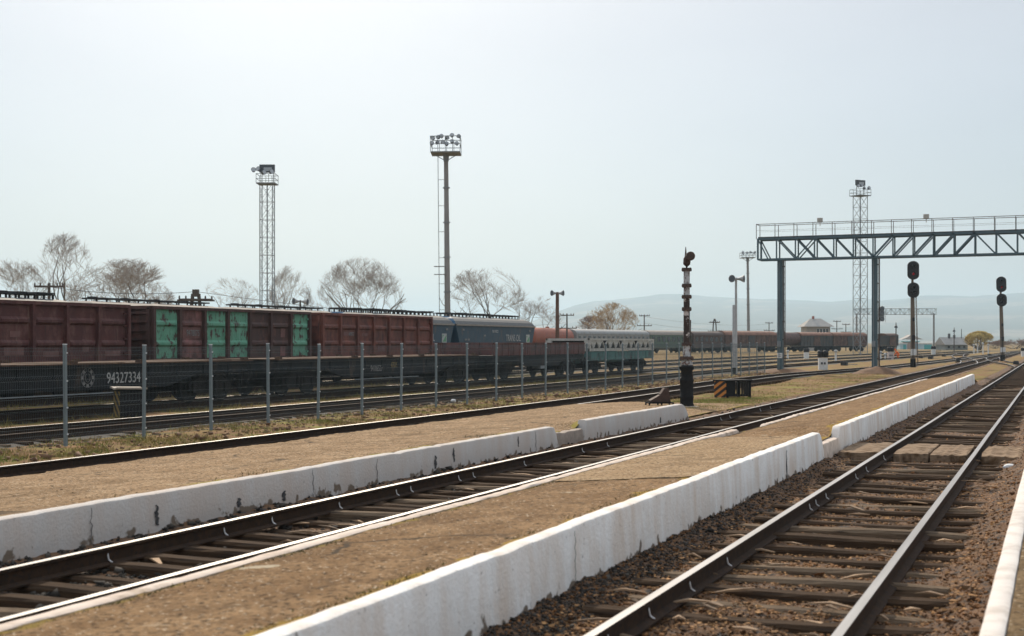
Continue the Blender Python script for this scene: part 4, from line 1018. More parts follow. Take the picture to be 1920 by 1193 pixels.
# ------------------------------------------------------------------ masts and towers
def floodlight(parent, c, az, tilt=.5, s=1.0):
    o = bpy.data.objects.new('floodlight', None)
    b = MB(); b.lathe([(.13, -.16), (.2, -.12), (.24, .08), (.26, .14)], (0, 0, 0), 12); b.box((0, 0, -.2), (.12, .3, .1))
    f = b.build('floodlight', M['lamp_body'], parent, c); f.rotation_euler = (R(90) - tilt + R(0), 0, az); f.scale = (s, s, s)
    g = MB(); g.lathe([(.22, .13), (.22, .15)], (0, 0, 0), 12); g.build('lens', M['lamp_glass'], f)
    bpy.data.objects.remove(o); return f
def mast(label, px, yc, ytop, yplat, r0, r1, lean=0.0, plat=1.9, ladder=True, nfl=12):
    p = at(px, yc); zt = zat(yplat, yc); zh = zat(ytop, yc)
    w = thing('floodlight_mast', label, 'floodlight mast', (p.x, p.y, -.2), TH)
    w.rotation_euler = (0, lean, TH)
    pm = MB(); pm.lathe([(r0, 0), (r0, .3)] + [(r0 + (r1 - r0) * k / 8, .3 + (zt - .1) * k / 8) for k in range(1, 9)], (0, 0, 0), 14)
    pole = pm.build('pole', M['mast'], w, smooth=True)
    rm = MB()
    for k in range(1, 6): rm.lathe([(r0 + .04, 0), (r0 + .04, .12)], (0, 0, zt * k / 6), 14)
    rm.build('ring_band', M['grey_steel'], w)
    if ladder:
        l = MB(); x = -r0 - .55
        for q in (-.2, .2): l.bar((x, q, 2), (x, q, zt), .05)
        for k in range(int(zt / .5) - 4): l.bar((x, -.2, 2.2 + k * .5), (x, .2, 2.2 + k * .5), .03)
        for k in range(1, 8): l.bar((x, 0, zt * k / 8), (0, 0, zt * k / 8), .05)
        for z in (zt * .42, zt * .42 + .9): l.box((-r0 - .45, 0, z), (1.3, .8, .06))
        l.build('ladder', M['grey_steel'], w)
    d = MB(); d.box((0, 0, zt), (plat * 2, plat * 2, .12)); d.lathe([(r1 + .04, -.9), (r1 + .12, -.1)], (0, 0, zt), 10)
    for q in (-1, 1): d.bar((q * .25, 0, zt - .7), (q * plat * .8, 0, zt - .08), .08)
    d.build('platform', M['grey_steel'], w)
    rl = MB(); hh = min(2.6, zh - zt - .3)
    for z in (hh * .5, hh):
        for a, b in (((-1,-1),(1,-1)),((1,-1),(1,1)),((1,1),(-1,1)),((-1,1),(-1,-1))): rl.bar((a[0]*plat, a[1]*plat, zt+z), (b[0]*plat, b[1]*plat, zt+z), .07)
    for sx in (-1, -.5, 0, .5, 1):
        for sy in (-1, 1): rl.bar((sx*plat, sy*plat, zt), (sx*plat, sy*plat, zt + hh), .06)
    rl.build('railing', M['grey_steel'], w)
    rr = random.Random(px)
    for row, z in enumerate((zt + .95, zh - .4)):
        for k in range(nfl // 2):
            x = -plat * .85 + 1.7 * plat * k / (nfl // 2 - 1)
            floodlight(w, (x + rr.uniform(-.15, .15), -plat * .9, z + rr.uniform(-.15, .2)), rr.uniform(-.9, .9), rr.uniform(.1, .6), .95)
    return w
mast('tall thick mast crowned with a square gallery of floodlights', 840, 150, 251, 285, .36, .24, R(.55) * -1, 1.65, True, 12)
mast('slender distant floodlight mast seen left of the gantry', 1404, 300, 470, 482, .36, .25, -R(.7), 1.55, False, 8)
def lattice_tower(label, px, yc, ytop, yplat, wid, top_panel=True, lean=0.0, rz=0.0):
    p = at(px, yc); zt = zat(yplat, yc) + .2; zh = zat(ytop, yc) + .2; a = wid / 2
    w = thing('lattice_tower', label, 'lattice tower', (p.x, p.y, -.2), TH + rz); w.rotation_euler = (0, lean, TH + rz)
    f = MB(); cs = [(-a, -a), (a, -a), (a, a), (-a, a)]
    for x, y in cs: f.bar((x, y, 0), (x, y, zt), .085)
    n = int(zt / 1.9)
    for k in range(n):
        z0, z1 = zt * k / n, zt * (k + 1) / n
        for i in range(4):
            c0, c1 = cs[i], cs[(i + 1) % 4]
            f.bar((*c0, z1), (*c1, z1), .045); f.bar((*c0, z0), (*c1, z1), .03); f.bar((*c1, z0), (*c0, z1), .03)
    f.build('lattice_frame', M['grey_steel'], w)
    l = MB(); l.bar((0, 0, 0), (0, 0, zt), .12)
    for z in np.arange(1, zt, .6): l.bar((-.22, 0, z), (.22, 0, z), .04)
    l.build('ladder', M['grey_steel'], w)
    d = MB(); b = a * 1.5; d.box((0, 0, zt + .05), (2 * b, 2 * b, .12)); d.build('platform', M['grey_steel'], w)
    r = MB()
    for z in (.55, 1.1):
        for i in range(4):
            c0, c1 = cs[i], cs[(i + 1) % 4]; q = 1.5; r.bar((c0[0]*q, c0[1]*q, zt + z), (c1[0]*q, c1[1]*q, zt + z), .05)
    for sx in (-b, -b / 3, b / 3, b):
        for sy in (-b, b): r.bar((sx, sy, zt), (sx, sy, zt + 1.1), .05)
    r.build('railing', M['grey_steel'], w)
    t = MB()
    for x in (-a, a): t.bar((x, 0, zt), (x, 0, zh), .07)
    t.box((0, 0, zh - .45), (2 * a + .3, .35, .9)); t.build('lamp_panel', M['lamp_body'], w)
    g = MB(); g.box((.1, -.2, zh - .55), (a * 1.3, .06, .42)); g.build('lamp_glass', M['lamp_glass'], w)
    for k, (x, z) in enumerate(((-a * 1.9, 1.5), (-a * 1.1, 1.6), (-a * .3, 1.2), (a * .9, 1.3))): floodlight(w, (x, -b, zt + z), random.uniform(-.8, .8), .3, 1.1)
    return w
lattice_tower('lattice floodlight tower standing behind the green panelled wagon', 501, 152, 309, 346, 1.42)
lattice_tower('lattice floodlight tower rising behind the steel gantry', 1613, 225, 338, 368, 1.65, rz=.5)

# ------------------------------------------------------------------ gantry over the tracks
vg = at(1421, 95).y
gx0 = at(1421, 95).x; gx1 = 9.5
gan = thing('signal_gantry', 'teal steel truss gantry spanning the tracks', 'gantry', (0, vg, 0))
zb_, zt_ = 7.9, 9.36
tr = MB(); dpt = 1.15
p1, p2 = u_at(1463, vg + .5), u_at(1640, vg + .5)
pan = 1.33; npan = int((gx1 - gx0) / pan)
for y in (0, dpt):
    tr.box(((gx0 + gx1) / 2, y, zt_), (gx1 - gx0, .13, .16)); tr.box(((gx0 + gx1) / 2, y, zb_), (gx1 - gx0, .13, .13))
    for k in range(npan + 1):
        x = gx0 + k * pan
        tr.bar((x, y, zb_), (x, y, zt_), .09 if k else .12)
        if k < npan and (k not in (0,)):
            left = k < 6
            if left: tr.bar((x, y, zt_), (x + pan, y, zb_), .09)
            elif k < 11: tr.bar((x, y, zb_), (x + pan, y, zt_), .13 if y == 0 else .08)
            else: tr.bar((x, y, zt_), (x + pan, y, zb_), .09)
            if k in (2, 10): tr.bar((x, y, zb_), (x + pan, y, zt_), .08)
    tr.bar((gx0, y, zt_), (gx0 + pan * .55, y, zb_), .08)
for k in range(npan + 1): tr.bar((gx0 + k * pan, 0, zb_), (gx0 + k * pan, dpt, zb_), .08); tr.bar((gx0 + k * pan, 0, zt_), (gx0 + k * pan, dpt, zt_), .06)
tr.build('truss', M['teal_steel'], gan)
wk = MB(); wk.box(((gx0 + gx1) / 2, dpt / 2, zt_ + .13), (gx1 - gx0, dpt - .2, .05)); wk.build('walkway', M['dark_steel'], gan)
rl = MB()
for y in (-.05, dpt + .05):
    rl.bar((gx0 - .1, y, zt_ + 1.05), (gx1, y, zt_ + 1.05), .04)
    rl.bar((gx0 - .1, y, zt_ + .6), (gx1, y, zt_ + .6), .012)
    for k in range(npan + 1): rl.bar((gx0 - .1 + k * pan, y, zt_), (gx0 - .1 + k * pan, y, zt_ + 1.05), .04)
rl.bar((gx0 - .1, -.05, zt_ + 1.05), (gx0 - .1, dpt + .05, zt_ + 1.05), .04)
rl.build('railing', M['rusty_ladder'], gan)
for x in (p1, p2, gx1 - .6):
    c = MB()
    for s in (-1, 1):
        c.box((x + s * .15, dpt / 2, 3.9), (.06, .5, 8.2))
    c.box((x, dpt / 2 - .22, 3.9), (.28, .04, 8.2))
    c.build('column', M['teal_steel'], gan)
    k_ = MB(); k_.box((x - .05, dpt / 2 - .32, 1.9), (.24, .14, .4)); k_.tube([(x - .05, dpt / 2 - .27, .1), (x - .05, dpt / 2 - .27, 7.7)], .025, 6); k_.build('cable_box', M['grey_steel'], gan)
    l = MB(); xx = x + .30
    for q in (.3, .75): l.bar((xx, q, .3), (xx, q, 7.9), .05)
    for z in np.arange(.6, 7.8, .4): l.bar((xx, .3, z), (xx, .75, z), .03)
    for z in np.arange(.9, 7.8, 1.3): l.box((xx - .06, .52, z), (.12, .3, .06))
    l.build('ladder', M['rusty_ladder'], gan)
MB().box((p1, dpt / 2 - .26, 1.05 + zat(641, 95) - 2.03), (.36, .02, .36)).build('number_plate', M['white_plate'], gan)
for k in (-.04, .07): MB().box((p1, dpt / 2 - .275, 1.05 + k), (.22, .008, .035)).build('plate_mark', M['lamp_body'], gan)
for px in (1538, 1737):
    xg = u_at(px, vg)
    fl = MB(); fl.box((xg, -.12, zt_ + 1.2), (.36, .22, .28)); fl.bar((xg, -.08, zt_ + .8), (xg, -.08, zt_ + 1.1), .05)
    fo = fl.build('floodlight', M['lattice'], gan)
mound((p1 + .2, vg + .8), 3.0, 1.7, .32, 3); mound((p2 + .3, vg - .3), 2.3, 1.9, .52, 5)

# ------------------------------------------------------------------ colour light signals
def oval(hw, hh, n=10):
    r = hw; pts = []
    for a in np.linspace(0, math.pi, n): pts.append((hw * math.cos(a), hh - r * .82 + r * .82 * math.sin(a)))
    for a in np.linspace(math.pi, 2 * math.pi, n): pts.append((hw * math.cos(a), -hh + r * .82 + r * .82 * math.sin(a)))
    return pts
def signal(label, px, yc, ytops, pole_r, lean=0.0, plate=True, ladder=True):
    p = at(px, yc); w = thing('light_signal', label, 'railway signal', (p.x, p.y, -.2), 0, 'tall two headed signals')
    w.rotation_euler = (0, lean, TH * .8)
    zc = [((zat(a, yc) + zat(b, yc)) / 2 + .2, (zat(a, yc) - zat(b, yc)) / 2, hw) for a, b, hw in ytops]
    zt = zc[0][0] + zc[0][1] * .3
    pm = MB(); pm.tube([(0, 0, 0), (0, 0, zc[1][0] + .2)], [pole_r, pole_r * .72], 12); pm.tube([(0, 0, zc[1][0]), (0, 0, zt)], [pole_r * .45] * 2, 10)
    pm.build('pole', M['conc_pole'], w, smooth=True)
    MB().tube([(0, 0, -.1), (0, 0, .75)], [pole_r * 1.04, pole_r * 1.01], 12).build('pole_foot', M['tar'], w)
    for k, (z, hh, hw) in enumerate(zc):
        b = MB(); ol = [(x, zz_ + z) for x, zz_ in oval(hw, hh)]
        b.prism(ol, -.36, -.30, 'y'); b.prism([(x * .55, (q - z) * .8 + z) for x, q in ol], -.3, -.08, 'y')
        hd = b.build('signal_head', M['black_paint'], w)
        lens = [(z + hh * .45, 0), (z - hh * .38, 1)] if k == 0 else [(z + hh * .3, 0), (z - hh * .3, 0)]
        for lz, red in lens:
            l = MB(); l.tube([(0, -.37, lz), (0, -.39, lz)], .11, 14); l.build('lens', M['red_lens'] if red and k == 0 else M['dark_lens'], hd)
            hb = MB(); rings = []
            for y in (-.36, -.72):
                rings.append([(.16 * math.cos(a), y, lz + .16 * math.sin(a)) for a in np.linspace(R(-20), R(200), 12)] + [(.145 * math.cos(a), y, lz + .145 * math.sin(a)) for a in np.linspace(R(200), R(-20), 12)])
            hb.loft(rings).build('hood', M['black_paint'], hd)
        MB().box((0, -.05, z), (.12, .3, .12)).build('bracket', M['dark_steel'], w)
    cb = MB(); cb.box((-.05, -pole_r - .12, 2.6), (.3, .22, .45)).box((0, -pole_r - .06, 4.2), (.2, .12, .3)); cb.tube([(-.05, -pole_r - .03, .1), (-.05, -pole_r - .03, 2.4), (-.03, -pole_r * .9 - .03, 4.1)], .03, 6); cb.build('cable_box', M['dark_steel'], w)
    if ladder:
        l = MB()
        for q in (-.16, .16): l.bar((.42, .1 + q, .2), (.3, .1 + q, zc[1][0] + .3), .04)
        for t in np.linspace(0.05, 1, 22): l.bar((.42 - .12 * t, -.06, .2 + (zc[1][0]) * t), (.42 - .12 * t, .26, .2 + zc[1][0] * t), .025)
        l.build('ladder', M['rusty_ladder'], w)
    if plate: MB().box((0, -pole_r - .02, 1.35), (pole_r * 2.2, .02, .55)).build('number_plate', M['white_plate'], w)
    return w
signal('tall signal with two black heads, between the gantry columns and the farther signal', 1712, 116, ((490, 525, .50), (530, 559, .50)), .23, -R(.4))
signal('farther two headed signal, closest to the rails of the wooden track', 1880, 152, ((519, 548, .56), (551, 575, .56)), .26, -R(1.6), True, False)

# ------------------------------------------------------------------ water column and things round it
p = at(1287.5, 44.5); wc = thing('water_column', 'old black and white water column with a rusty elbow', 'water column', (p.x, p.y, -.16), TH)
def zz44(y): return zat(y, 44.5) + .16
MB().lathe([(.24, 0), (.245, .1), (.222, .14), (.222, .30), (.236, .32), (.236, .38), (.222, .40), (.222, .84), (.24, .88), (.235, .94), (.185, 1.02), (.19, 1.22), (.25, 1.30), (.25, 1.37), (.2, 1.42)], n=20).build('base_column', M['tar'], wc, smooth=True)
MB().lathe([(.19, 1.40), (.2, 1.5), (.14, 1.62), (.125, 1.72), (.125, zz44(646))], n=18).build('lower_pipe', M['stand_white'], wc, smooth=True)
MB().lathe([(.108, zz44(646)), (.104, zz44(557))], n=18).build('middle_pipe', M['stand_rust'], wc, smooth=True)
MB().lathe([(.104, zz44(557)), (.104, zz44(506))], n=18).build('upper_pipe', M['stand_white'], wc, smooth=True)
fl0 = None
for y, r in ((506, .17), (536, .165), (557, .17), (580, .165), (646, .17), (672, .24)):
    mb = MB(); mb.lathe([(r, -.035), (r, .035)], (0, 0, zz44(y)), 18); mb.lathe([(r * .86, .035), (r * .86, .06)], (0, 0, zz44(y)), 18)
    for k in range(8): mb.tube([(r * .85 * math.cos(k * .785), r * .85 * math.sin(k * .785), zz44(y) - .06), (r * .85 * math.cos(k * .785), r * .85 * math.sin(k * .785), zz44(y) + .07)], .014, 6)
    mb.build('flange', M['flange'], wc)
zt0_ = zz44(506)
e = MB(); e.tube([(0, 0, zt0_), (0, 0, zt0_ + .18), (.01, -.02, zt0_ + .34), (.05, -.1, zt0_ + .42), (.09, -.24, zt0_ + .44)], [.11, .12, .125, .12, .115], 16)
e.tube([(-.03, 0, zt0_ + .3), (-.03, 0, zt0_ + .76)], [.05, .012], 8); e.build('elbow', M['elbow'], wc, smooth=True)
d = MB(); d.tube([(.09, -.22, zt0_ + .44), (.1, -.28, zt0_ + .44)], .15, 20); d.tube([(.1, -.28, zt0_ + .44), (.1, -.30, zt0_ + .44)], .10, 18); d.build('outlet_flange', M['flange'], wc, smooth=False)
MB().tube([(.2, .1, .3), (.22, .1, 1.0), (.14, .1, 1.5), (.14, .08, zz44(600))], .02, 6).build('valve_rod', M['flange'], wc)
MB().lathe([(.45, -.02), (.42, .03), (.3, .06)], (0, 0, 0), 20).build('foundation', M['bare_conc'], wc)

p = at(1237, 45.3); ws = thing('stop_block', 'dark iron stop bracket left of the water column', 'iron bracket', (p.x, p.y, -.15), TH + R(8))
b = MB()
for y in (-.18, -.02, .14):
    b.prism([(-.38,.13),(-.38,.19),(-.2,.3),(-.02,.36),(.08,.48),(.13,.62),(.26,.62),(.3,.3),(.34,.13)], y - .02, y + .02, 'y')
b.box((-.02, -.02, .145), (.72, .36, .035)); b.bar((-.36, -.02, .19), (-.03, -.02, .37), .3, .03); b.bar((.0, -.02, .4), (.14, -.02, .61), .3, .03)
b.build('bracket_body', M['elbow'], ws)
fr = MB()
for x in (-.42, .0, .40): fr.bar((x, -.26, 0), (x, -.26, .12), .045); fr.bar((x, .26, 0), (x, .26, .12), .045)
for y in (-.26, .26): fr.bar((-.44, y, .12), (.42, y, .12), .045)
for x in (-.42, .4): fr.bar((x, -.26, .12), (x, .26, .12), .045)
fr.build('frame', M['tar'], ws)

p = at(1371, 52.2); cr = thing('striped_crate', 'low dark slatted frame with an orange and black striped end', 'crate', (p.x, p.y, -.15), TH + R(27))
c = MB(); c.box((-.4, -.35, .36), (.05, .02, .02))
MB().box((-.52, .0, .34), (.05, .75, .62)).build('striped_board', M['haz_orange'], cr)
f = MB()
for x in (-.46, .62):
    for y in (-.36, .36): f.box((x, y, .33), (.08, .08, .66))
f.box((.08, 0, .68), (1.3, .86, .05)); f.box((.08, -.36, .1), (1.1, .06, .08)); f.box((.08, .36, .1), (1.1, .06, .08))
f.box((-.3, -.37, .36), (.42, .03, .6))
f.build('frame', M['tar'], cr)
s = MB()
for k in range(5):
    x = .0 + k * .13; s.bar((x, -.37, .08), (x + .03, -.37, .64), .05, .03)
for k in range(9): x = -.4 + k * .12; s.bar((x, .37, .08), (x, .37, .64), .07, .03)
for k in range(5): y = -.3 + k * .15; s.bar((.63, y, .08), (.63, y, .64), .06, .03)
s.build('slats', M['dark_steel'], cr)

p = at(241, 38.6); bx = thing('equipment_box', 'dark trackside box with a beige lid and yellow stripes behind the fence', 'trackside box', (p.x, p.y, -.18), TH + R(29))
MB().box((0, 0, .42), (.66, .80, .82)).build('cabinet', M['tar'], bx, bevel=.015)
lid = MB(); n = 10
rings = []
for i in range(n + 1):
    y = -.5 + i / n; z = .85 + .05 * math.cos(i * .7) * .4
    rings.append([(-.42, y, z), (.42, y, z - .02), (.42, y, z + .03), (-.42, y, z + .05)])
lid.loft(rings).build('lid', M['beige_lid'], bx)
MB().box((-.337, 0, .42), (.012, .74, .74)).build('striped_end', M['haz_yellow'], bx)

# loudspeakers
def horn(parent, c, d, s=1.0):
    c, d = Vector(c), Vector(d).normalized(); h_ = MB()
    h_.tube([c, c + d * .12 * s, c + d * .3 * s, c + d * .5 * s, c + d * .54 * s], [.07 * s, .09 * s, .14 * s, .25 * s, .27 * s], 18, 0)
    o = h_.build('horn', M['horn'], parent, smooth=True)
    q = MB(); q.tube([c + d * .535 * s, c + d * .545 * s], [.235 * s, .235 * s], 18); q.tube([c + d * .5 * s, c + d * .56 * s], [.05 * s, .05 * s], 10); q.build('horn_mouth', M['horn_dark'], o)
def speaker_pole(label, px, yc, ytop, r, mt, dirs, s, name='loudspeaker_pole', foot=None):
    p = at(px, yc); z = zat(ytop, yc) + .2
    w = thing(name, label, 'loudspeaker', (p.x, p.y, -.2), TH, 'loudspeaker poles')
    MB().tube([(0, 0, 0), (0, 0, z)], [r, r * .75], 10).build('pole', mt, w, smooth=True)
    if foot: MB().tube([(-.14, 0, 0), (-.14, 0, z * .72)], [r * 1.05, r], 10).build('support_post', M['white_pole'], w, smooth=True); MB().tube([(-.14, 0, 0), (-.14, 0, .5)], [r * 1.6] * 2, 10).build('pole_foot', M['tar'], w)
    for d in dirs: horn(w, (d[0] * .06, 0, z - .08), d, s)
    return w
speaker_pole('pale double pole with two grey horns at the end of the fence', 1380, 90, 521, .1, M['white_pole'], ((-.6, -.8, 0), (.75, -.35, 0)), .95, foot=True)
speaker_pole('brown rusty pole with two horns behind the red low wagon', 1045, 98, 548, .16, M['rust_pole'], ((-.8, -.5, 0), (.8, -.4, 0)), .8)
speaker_pole('short dark pole with two horns just above the open wagons', 563, 88, 563, .07, M['wood_pole'], ((-.7, -.6, 0), (.9, -.2, -.1)), .85)

# telegraph poles
def telegraph(label, px, yc, ytop, style=0, s=1.0):
    p = at(px, yc); z = zat(ytop, yc) + .2; w = thing('telegraph_pole', label, 'telegraph pole', (p.x, p.y, -.2), TH + R(10), 'telegraph poles')
    m = MB()
    if style == 2:
        for q in (-1, 1): m.tube([(q * .75 * s, 0, 0), (q * .2, 0, z - .3)], [.14, .12], 8)
        m.tube([(0, 0, z - .5), (0, 0, z)], .24 * s, 8)
    else: m.tube([(0, 0, 0), (0, 0, z)], [.14 * s, .1 * s], 8)
    m.build('pole', M['wood_pole'], w)
    hs = {0: (.2, 1.6), 1: (.25, 2.1), 2: (.7, 2.5)}[style]
    for k, h_ in enumerate(hs):
        L = (1.0 if k == 0 else 1.4) * s * (1.15 if style == 2 else 1)
        a = MB(); a.box((0, -.12, z - h_), (2 * L, .12, .14))
        if style == 2: a.box((0, .2, z - h_ - .05), (2.2 * L, .12, .12))
        for q in (-1, -.6, .6, 1): a.lathe([(.05, 0), (.06, .1), (.03, .2)], (q * L * .95, -.12, z - h_ + .07), 8)
        a.build('crossarm', M['wood_pole'], w)
    return w
telegraph('dark double crossarm pole among the bare trees', 92, 95, 531, 1)
telegraph('twin legged pole with thick double crossarms above the green wagon', 367, 92, 543, 2)
telegraph('thin pole with two crossarms right of the rust coloured loudspeaker pole', 1063, 190, 588, 1)
telegraph('thin pole with two crossarms behind the green coach', 1208, 250, 590, 1)
telegraph('twin legged pole beyond the brown coach', 1340, 265, 598, 2, .9)
telegraph('small distant pole left of the gantry column', 1442, 330, 604, 1)
telegraph('distant pole right of the hipped roof house', 1569, 330, 601, 1)
telegraph('shorter distant pole nearest the lattice tower', 1586, 330, 607, 1)
# wires
def wires(label, a, b, n=2, sag=.8, dz=.8):
    m = MB()
    for k in range(n):
        A, B = Vector(a) - Vector((0, 0, dz * k)), Vector(b) - Vector((0, 0, dz * k))
        m.tube([A.lerp(B, t) - Vector((0, 0, sag * 4 * t * (1 - t))) for t in np.linspace(0, 1, 17)], .016, 4)
    tag(m.build('overhead_wire', M['dark_steel']), label, 'wire')
wires('thin wires strung between the two dark telegraph poles', at(92, 95, zat(538, 95)), at(367, 92, zat(547, 92)), 2, .3, 1.0)
wires('thin wires running from the twin legged pole over the hoppers', at(367, 92, zat(547, 92)), at(1063, 190, zat(592, 190)), 2, 1.0, 1.0)
wires('faint wires between distant poles in front of the hills', at(1208, 250, zat(594, 250)), at(1442, 330, zat(608, 330)), 2, .8, 1.2)

# ------------------------------------------------------------------ throat: dwarf signals, lamp posts, far gantry
def dwarf(label, px, yc, s=1.0, plate='white_plate', mark=True):
    p = at(px, yc); w = thing('dwarf_signal', label, 'dwarf signal', (p.x, p.y, -.17), TH * .8, 'dwarf signals in the throat')
    MB().box((0, 0, .42 * s), (.62 * s, .4 * s, .84 * s)).build('base_box', M[plate], w)
    b = MB()
    for q in (-.19, .19):
        b.lathe([(.17 * s, 0), (.19 * s, .05), (.19 * s, .42 * s), (.12 * s, .5 * s)], (q * s, 0, .86 * s), 12); 
        b.box((q * s, -.24 * s, 1.16 * s), (.3 * s, .3 * s, .05 * s)); b.box((q * s, 0, 1.1 * s), (.34 * s, .3 * s, .42 * s))
    b.build('lamp_pair', M['black_paint'], w)
    if mark:
        for q in (-.1, .1): MB().box((q * s, -.206 * s, .45 * s), (.14 * s, .012, .16 * s)).build('number_mark', M['lamp_body'], w)
    return w
dwarf('white based dwarf signal, nearest to the fence end', 1543, 106, 1.12)
dwarf('small dwarf signal by the brown boxcars, left of the nearest one', 1512, 175, 1.0, mark=False)
dwarf('dwarf signal with a stained pinkish base beside the orange worker', 1670, 168, 1.15, 'pink_plate')
dwarf('small dwarf signal standing before the turquoise huts', 1750, 235, 1.1, mark=False)
dwarf('dwarf signal at the far right beside the track end', 1919, 200, 1.0, mark=False)
def lamp_post(label, px, yc, ytop, r=.13):
    p = at(px, yc); z = zat(ytop, yc) + .2; w = thing('lamp_post', label, 'lamp post', (p.x, p.y, -.2), 0, 'lamp posts in the throat')
    MB().tube([(0, 0, 0), (0, 0, z)], [r, r * .6], 8).build('pole', M['wood_pole'], w)
    MB().lathe([(.08, -.5), (.3, -.42), (.24, -.1), (.06, .0), (.05, .5)], (0, 0, z - .3), 10).build('lamp', M['lamp_body'], w)
lamp_post('slim lamp post left of the turquoise huts', 1680, 235, 607)
lamp_post('slim lamp post in front of the grey gabled building', 1789, 300, 616)
# far gantry
yc = 320; A, B = at(1604, yc), at(1756, yc); c_, rz_, L_ = frame_for(A, B)
fg = thing('lattice_gantry', 'thin distant lattice gantry carrying a three lamp signal', 'gantry', (A.x, A.y, -.2), math.atan2((B - A).y, (B - A).x))
z0_, z1_ = zat(590, yc) + .2, zat(579, yc) + .2; t = MB()
for y in (0, .9):
    t.bar((0, y, z0_), (L_, y, z0_), .1); t.bar((0, y, z1_), (L_, y, z1_), .1)
    n = 18
    for k in range(n + 1):
        x = L_ * k / n; t.bar((x, y, z0_), (x, y, z1_), .06)
        if k < n: t.bar((x, y, z0_ if k % 2 else z1_), (x + L_ / n, y, z1_ if k % 2 else z0_), .06)
t.build('truss', M['grey_steel'], fg)
for x in (.4, L_ - .5): MB().tube([(x, .45, 0), (x, .45, z0_ + .3)], [.26, .2], 10).build('column', M['mast'], fg)
sx_ = (1653 - 1604) / F * yc; sg = MB(); sg.box((sx_, -.2, zat(587, yc)), (1.2, .06, 3.4))
for k in range(4): sg.bar((sx_ - .9 + .6 * k, -.15, zat(603, yc)), (sx_ - .9 + .6 * k, -.15, z1_), .06)
sh = sg.build('signal_frame', M['grey_steel'], fg)
for y in (577, 586, 597): MB().tube([(sx_, -.25, zat(y, yc)), (sx_, -.55, zat(y, yc))], .55, 14).build('lamp', M['lamp_body'], sh)
# point machines and small boxes along the far tracks
def point_machine(label, px, yc, mt=M['dark_steel'], s=1.0):
    p = at(px, yc); w = thing('point_machine', label, 'point machine', (p.x, p.y, -.17), R(random.uniform(-10, 10)), 'point machines along the rails')
    MB().box((0, 0, .18 * s), (.5 * s, .9 * s, .34 * s)).build('case', mt, w, bevel=.02)
    MB().box((0, .1, .37 * s), (.42 * s, .6 * s, .06 * s)).build('lid', mt, w)
    MB().bar((.2 * s, 0, .12), (1.2 * s, .2, .10), .06).build('rod', M['grey_steel'], w)
for k, (px, yc_, lab) in enumerate(((1583, 125, 'dark point machine between the gantry columns'), (1727, 180, 'dark point machine right of the tall signal'), (1745, 172, 'dark point machine before the turquoise hut'), (1797, 150, 'dark point machine beside the curving rails'), (1905, 128, 'dark point machine by the crossover rails'), (1855, 205, 'dark point machine left of the farther signal'), (1770, 200, 'dark point machine before the grey building'))):
    point_machine(lab, px, yc_)
def marker(label, px, yc, h, mt='white_plate', r=.12):
    p = at(px, yc); w = thing('marker_post', label, 'marker post', (p.x, p.y, -.17), 0, 'short marker posts in the throat')
    MB().tube([(0, 0, 0), (0, 0, h)], [r, r * .8], 8).build('post', M[mt], w); MB().lathe([(r * 1.5, 0), (r * 1.9, .12), (r * .7, .3)], (0, 0, h - .1), 10).build('cap', M['horn'], w)
for px, yc_, h_, lab in ((1567, 150, 1.15, 'short white post in front of the streaky boxcar'), (1651, 165, .9, 'short white post left of the stained dwarf signal'), (1477, 170, 1.0, 'short white post behind the gantry column'), (1843, 240, 1.9, 'white post in the clutter left of the farther signal'), (1826, 250, 1.6, 'white post among the distant switch lamps'), (1853, 230, 1.7, 'blue grey post near the track junction'), (1833, 262, 1.5, 'pale post at the edge of the willow'), (1660, 172, .6, 'stubby white post beside the stained dwarf signal')):
    marker(lab, px, yc_, h_)
# worker in orange, bent over the rails
p = at(1686, 178); wk_ = thing('person', 'worker in bright orange clothes crouching beside the rails', 'person', (p.x, p.y, -.17), TH + R(75))
def skin_fig(verts, edges, radii, name, mt, parent):
    me = bpy.data.meshes.new(name); me.from_pydata(verts, edges, []); o = bpy.data.objects.new(name, me); COL.objects.link(o); o.parent = parent
    me.materials.append(mt); o.modifiers.new('skin', 'SKIN'); 
    for i, r_ in enumerate(radii): me.skin_vertices[0].data[i].radius = (r_, r_)
    me.skin_vertices[0].data[0].use_root = True
    s_ = o.modifiers.new('sub', 'SUBSURF'); s_.levels = 1; s_.render_levels = 2
    return o
V_ = [(0,0,.48),(.0,.16,.72),(0,.36,.92),(0,.45,1.0),(0,.52,1.08),  # pelvis .. head
      (-.12,.02,.46),(-.15,.34,.5),(-.14,.1,.09),(-.15,.28,.05), (.12,.02,.46),(.15,.3,.5),(.14,.02,.09),(.15,.2,.05),
      (-.2,.34,.88),(-.24,.5,.62),(-.16,.64,.42), (.2,.34,.88),(.24,.5,.62),(.16,.64,.42), (-.14,.72,.36), (.14,.72,.36)]
E_ = [(0,1),(1,2),(2,3),(3,4),(0,5),(5,6),(6,7),(7,8),(0,9),(9,10),(10,11),(11,12),(2,13),(13,14),(14,15),(2,16),(16,17),(17,18),(15,19),(18,20)]
rr_ = [.17,.18,.17,.07,.12,.11,.09,.06,.05,.11,.09,.06,.05,.085,.06,.045,.085,.06,.045,.04,.04]
body = skin_fig(V_, E_, rr_, 'body', M['orange'], wk_)
hat = MB(); hat.lathe([(.13, -.02), (.15, .0), (.13, .1), (.06, .16)], (0, .53, 1.14), 12); hat.build('hard_hat', M['orange'], wk_, smooth=True)
bt = MB()
for x in (-.15, .15): bt.box((x, .2 if x < 0 else .12, .05), (.12, .3, .11))
bt.build('boots', M['trouser'], wk_, bevel=.02)

